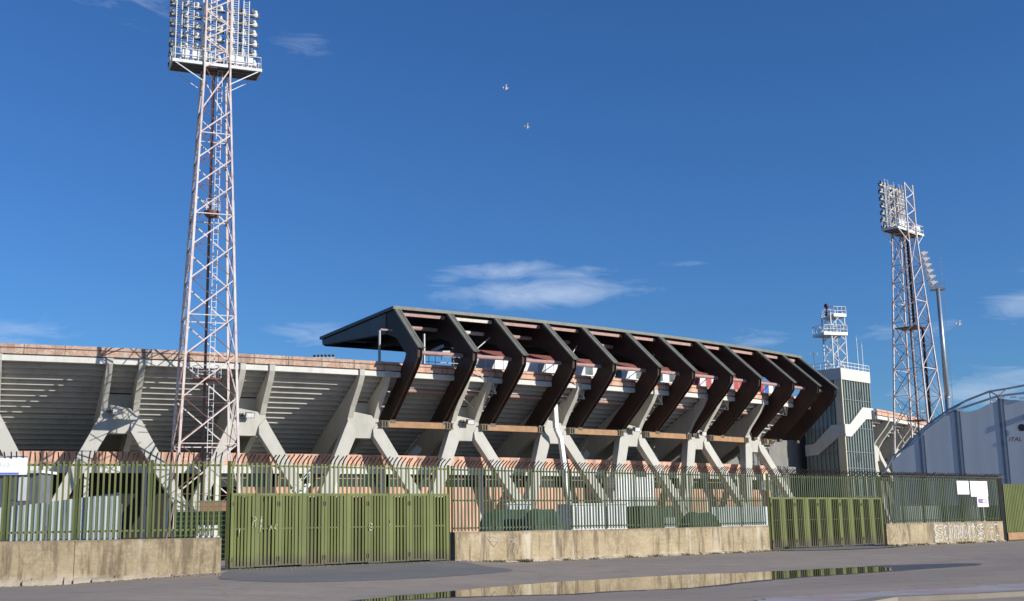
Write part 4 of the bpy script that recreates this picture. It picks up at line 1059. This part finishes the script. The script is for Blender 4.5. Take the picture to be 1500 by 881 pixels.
# tarpaulins : ridge covers with sag
def tarp(label,x,y,rz,w_,dp,h):
    t=thing('tarpaulin_shelter',label,'tarpaulin',(x,y,0),rz); b=MB(); nx,ny=8,6; rr=random.Random(int(x*10))
    def H(i,j):
        a=i/nx; e=abs(j/ny-.5)*2; return max(.2,h*(1-.62*e)*min(1,.45+a*3.4,.45+(1-a)*3.4)-.10*abs(sin(a*pi*2.5))+rr.uniform(-.05,.05))
    o=len(b.v)
    for i in range(nx+1):
        for j in range(ny+1): b.v.append((w_*i/nx,dp*j/ny,H(i,j) if 0<j<ny and 0<i<nx else 0))
    for i in range(nx):
        for j in range(ny): a=i*(ny+1)+j; b.f.append((a,a+ny+1,a+ny+2,a+1))
    b.build('cover',M['tarp'],t)
    b=MB()
    for x_ in (w_*.3,w_*.7): b.bar((x_,dp/2,0),(x_,dp/2,h*.9),.08)
    b.build('pole',M['bracket'],t)
tarp('wide dark green tarpaulin shelter behind the left end of the middle fence',-2.3,72.0,.2,4.4,3,2.75)
tarp('peaked dark green tarpaulin shelter right of the wide one',.6,71.0,.3,2.9,3,2.7)
tarp('dark green tarpaulin between the green container and the pale sheeting',11.3,80.0,.4,3.4,3,2.45)
cabin('slim white cabinet between the two dark green tarpaulins',-.5,74.5,.2,1.5,1.0,0,3.1,M['cab'],'white_cabinet',False,'cabinet')
# green wire cage near the tower foot
t=thing('wire_cage','green wire mesh cage behind the near fence by the tower foot','cage',(-20.4,73.0,0),.1); b=MB()
for i in range(12):
    b.bar((i*.3,0,0),(i*.3,0,3.5),.03)
for i in range(13): b.bar((0,0,.1+i*.28),(3.3,0,.1+i*.28),.03)
b.build('mesh',M['green'],t); b=MB()
for x in (0,3.3):
    for y in (0,2.5): b.bar((x,y,0),(x,y,3.6),.1)
b.box(0,3.3,.2,2.5,0,2.9); b.build('frame',M['container'],t)
# white plastic chair frame by the gate
t=thing('white_crate','white slatted plastic crate on the wall end by the wide gate','crate',(-12.15,46.75,1.45),.35); b=MB()
for i in range(4): b.box(i*.22,i*.22+.06,0,.05,0,.42)
b.box(-.1,.8,0,.05,.0,.07); b.box(0,.75,0,.05,.38,.45); b.build('slats',M['cab'],t)
b=MB(); b.box(0,.72,.3,.35,0,.4); b.build('back',M['cab'],t)
# steep open stair and rough brick wall by the tower foot
t=thing('steel_stair','open white steel stair beside the foot of the near tower','stair',(-20.8,97.0,0),.45); b=MB()
for i in range(16): b.box(i*.28,i*.28+.3,0,1.0,.3+i*.33,.34+i*.33)
b.build('treads',M['galv'],t); b=MB()
for y in (0,1.0): b.bar((0,y,.1),(4.5,y,5.4),.08,.22); b.bar((0,y,1.1),(4.5,y,6.4),.06)
for i in range(6): b.bar((i*.9,0,i*1.06),(i*.9,0,i*1.06+1.05),.05)
b.build('stringer',M['white_metal'],t)
t=thing('brick_stub_wall','low rough brick wall beside the foot of the near tower','brick wall',(-24.5,94.5,0),.35); b=MB()
b.box(0,3.4,0,.3,0,4.0); b.box(3.1,3.4,.3,2,0,3.2); b.build('bricks',M['brick'],t); b=MB(); b.box(-.05,3.45,-.05,.35,4.0,4.1); b.build('coping',M['dim'],t)

# ------------------------------------------------------------------ hospitality tent
dT=Vector((.95,-.312,0)).normalized(); nT=Vector((dT.y,-dT.x,0)); L0=Vector((33.34,104.1,0))
tn=thing('marquee_tent','large blue grey fabric marquee with a curved truss along its top','tent',tuple(L0))
topc=[(-.96,6.6),(-.4,7.05),(.3,7.7),(1.0,8.5),(1.5,9.0),(2.2,9.6),(3.1,10.0),(3.8,10.35),(4.54,10.75),(5.1,10.62),(5.7,10.58),(6.4,10.75),(7.1,11.1),(7.8,11.35),(8.05,11.6),(9,11.42),(10,11.3),(11.5,11.4),(13,11.9),(16,12.4)]
b=MB()
def fold(s): return nT*(.003*sin(s*1.9)+.0008*sin(s*5.3))
for (s0,z0),(s1,z1) in zip(topc,topc[1:]):
    m=6
    for i in range(m):
        a,c=s0+(s1-s0)*i/m,s0+(s1-s0)*(i+1)/m; za,zc=z0+(z1-z0)*i/m,z0+(z1-z0)*(i+1)/m
        b.poly([dT*a+fold(a),dT*c+fold(c),dT*c+fold(c)+UP*zc,dT*a+fold(a)+UP*za])
fb=b.build('front_fabric',M['tent'],tn)
b=MB(); B_=-nT*16
for (s0,z0),(s1,z1) in zip(topc,topc[1:]):
    b.poly([dT*s0+UP*(z0-.1)-nT*.05,dT*s1+UP*(z1-.1)-nT*.05,dT*s1+UP*(z1-.1)+B_,dT*s0+UP*(z0-.1)+B_])
b.poly([dT*-.96-nT*.05,dT*-.96+UP*6.5-nT*.05,dT*-.96+UP*6.5+B_,dT*-.96+B_]); b.build('roof_fabric',M['tent'],tn)
for s,z in ((1.5,9.0),(4.54,10.8),(8.05,11.75),(12.2,12.1)):
    b=MB(); b.bar(dT*s-nT*.04,dT*s-nT*.04+UP*z,.20,.14,up=nT); b.bar(dT*(s+.32)-nT*.015,dT*(s+.32)-nT*.015+UP*(z-.2),.09,.07,up=nT); b.build('post',M['tentpost'],tn)
b=MB()
lowc=[(-1.6,5.7),(-.79,7.05),(1.0,8.1),(2.07,9.2),(3.94,10.55),(6.0,11.2),(8.05,11.8),(10.05,11.95),(13,12.3),(16,12.6)]
hic=[(-1.2,6.6),(0.4,8.0),(2.07,9.55),(3.94,10.8),(5.6,11.6),(7.43,12.25),(8.8,12.4),(10.1,12.6),(13,13.2),(16,13.4)]
for crv,o in ((lowc,.25),(hic,.0)):
    for (s0,z0),(s1,z1) in zip(crv,crv[1:]): b.tube(dT*s0+nT*(o-.3)+UP*z0,dT*s1+nT*(o-.3)+UP*z1,.09,8)
for (s0,z0),(s1,z1) in ((lowc[6],hic[5]),(lowc[6],hic[6]),(lowc[4],hic[4]),(lowc[2],hic[2])): b.tube(dT*s0-nT*.05+UP*z0,dT*s1-nT*.3+UP*z1,.06,6)
b.tube(dT*7.43+UP*12.25-nT*.3,dT*7.43+UP*11.0-nT*.3,.06,6)
b.build('edge_truss',M['galv'],tn)
b=MB()
for s,z in ((4.9,10.75),(7.6,11.45),(8.3,11.65),(9.2,11.62),(9.9,11.5)): b.bar(dT*(s-.25)+nT*.05+UP*z,dT*(s+.25)+nT*.05+UP*(z+.02),.06,.16)
b.build('lashing',M['cab'],tn)
# the visible part of its lettering, and the dark disc above it
cu=bpy.data.curves.new('lettering','FONT'); cu.body='ITAL'; cu.size=.50; cu.shear=.35; cu.extrude=.004
tmp=bpy.data.objects.new('tmp',cu); COL.objects.link(tmp); bpy.context.view_layer.update()
me=bpy.data.meshes.new_from_object(tmp.evaluated_get(bpy.context.evaluated_depsgraph_get())); bpy.data.objects.remove(tmp)
me.name='lettering'; me.materials.clear(); me.materials.append(M['print']); lt=bpy.data.objects.new('lettering',me); COL.objects.link(lt); lt.parent=tn
mt=Matrix.Identity(4)
for i,vv in enumerate((dT,UP,nT)):
    for j in range(3): mt[j][i]=vv[j]
mt.translation=dT*8.5+nT*.09+UP*7.93; lt.matrix_local=mt
b=MB(); b.tube(dT*9.64+nT*.085+UP*9.05,dT*9.64+nT*.10+UP*9.05,.30,20); b.build('printed_disc',M['print'],tn)
b=MB(); b.bar(dT*9.98+nT*.09+UP*9.7,dT*10.05+nT*.09+UP*10.2,.02,.25,up=nT); b.build('printed_stroke',M['print'],tn)

# ------------------------------------------------------------------ row of lamps on the opposite stand, gulls, weeds
t=thing('lamp_gantry','small distant row of lamps just above the rim left of the roof','lamp row',(-40.2,240,30)); b=MB()
b.bar((0,0,6.05),(4.3,0,5.95),.18); b.bar((0,.5,5.6),(4.3,.5,5.5),.15); b.bar((.6,0,0),(.6,0,6),.15); b.bar((3.6,0,0),(3.6,0,6),.15); b.build('rail',M['white_metal'],t)
for i in range(6):
    b=MB(); x=.25+i*.75; b.lathe([(-.2,.1),(0,.28),(.25,.3)],(x,0,6.4),(-.2,-.8,-.5),8); b.build('lamp',M['lampdark'],t)
t=None
def gull(label,loc,rz,bank,span=1.5):
    t=thing('seagull',label,'bird',loc,rz,'gulls gliding over the stadium'); t.rotation_euler=(bank,R_(4),rz)
    b=MB(); b.lathe([(-.30,.012),(-.22,.05),(-.05,.085),(.10,.08),(.19,.05),(.25,.05),(.30,.02),(.36,.008)],(0,0,0),(0,1,0),8)
    h=span/2
    for s in (-1,1):
        sec=[(0,.0,.16),(.35,.10,.15),(.7,.05,.11),(1.0,-.08,.03)]   # fraction of half-span, sweep, half-chord
        pts=[(s*f*h,y,c,.06*sin(f*pi)*h) for f,y,c in sec]
        for (x0,y0,c0,z0),(x1,y1,c1,z1) in zip(pts,pts[1:]):
            b.hexa([(x0,y0+c0,z0),(x0,y0-c0,z0),(x1,y1-c1,z1),(x1,y1+c1,z1),(x0,y0+c0,z0+.02),(x0,y0-c0,z0+.012),(x1,y1-c1,z1+.01),(x1,y1+c1,z1+.015)])
    b.hexa([(-.05,-.25,0),(.05,-.25,0),(.10,-.45,0),(-.10,-.45,0),(-.05,-.25,.02),(.05,-.25,.02),(.10,-.45,.01),(-.10,-.45,.01)])
    b.build('body',M['feather'],t)
gull('pale gull gliding highest in the blue sky',(-.3,150,58.4),.35,R_(-52),.85)
gull('second gull gliding just below and right of the highest one',(2.4,150,53.0),.3,R_(-48),.75)
gull('gull gliding right of the tubular floodlight mast',(56.4,150,25.9),.35,R_(-50),1.0)
b=MB(); rr=random.Random(11)
def tuft(x,y,r,n_,h):
    for i in range(n_):
        a=rr.uniform(0,2*pi); q=rr.random()**.6*r; px,py=x+q*cos(a),y+q*sin(a)*.5; a2=rr.uniform(0,2*pi); hh=h*rr.uniform(.4,1); w_=rr.uniform(.012,.03)
        lx,ly=rr.uniform(-.5,.5)*hh,rr.uniform(-.5,.5)*hh
        b.poly([(px-w_*cos(a2),py-w_*sin(a2),0),(px+w_*cos(a2),py+w_*sin(a2),0),(px+lx,py+ly,hh)])
def along(p,q,s,off): 
    d,n,l=dirn(p,q); v_=Vector((p[0],p[1],0))+d*s+n*off; return v_.x,v_.y
for s,r,n_,h in ((1.7,.5,260,.22),(2.4,.35,160,.2),(3.9,.45,220,.2),(6.6,.3,80,.13),(8.4,.3,80,.12)): tuft(*along(Cc[0],Cc[1],s,.35),r,n_,h)
for s in (1.2,3.0,5.5,7.7,9.5,11.0,12.3): tuft(*along(Cc[1],Cc[2],s,.38),.5,90,.14)
for s in (.2,1.6,3.0,5.6,8.0,9.0,11.5): tuft(*along(Ee[0],Ee[1],s,.36),.5,120,.17)
for s,n_,h in ((1.3,260,.32),(.4,80,.15),(3.6,60,.12),(6.0,60,.12),(8.6,60,.12)): tuft(*along(GD[0],GD[1],s,.12),.32,n_,h)
tuft(*along(A[1],A[2],3.9,.3),.3,60,.12)
gb_=MB(); rr=random.Random(21)
for (p,q,n_) in ((A[0],A[1],260),(A[1],A[2],260),(Cc[0],Cc[1],420),(Cc[1],Cc[2],420),(Ee[0],Ee[1],400),(GB[0],GB[1],200),(GD[0],GD[1],160)):
    d_,nn_,l_=dirn(p,q)
    for i in range(n_):
        x,y=along(p,q,rr.uniform(0,l_),.32+abs(rr.gauss(0,.45))); sz=rr.uniform(.015,.06); a=rr.uniform(0,pi); z0=gz(x,y)
        gb_.hexa([(x+sz*cos(a+k*pi/2)*rr.uniform(.7,1.1),y+sz*sin(a+k*pi/2),z0-.01) for k in range(4)]+[(x+sz*.6*cos(a+k*pi/2),y+sz*.6*sin(a+k*pi/2),z0+sz*rr.uniform(.3,.7)) for k in range(4)])
go_=gb_.build('grit',M['grit']); go_['kind']='stuff'; go_['label']='grit and dead leaves swept to the foot of the walls'
wd_=b.build('weeds',M['grass']); wd_['kind']='stuff'; wd_['label']='green weeds growing along the foot of the walls'
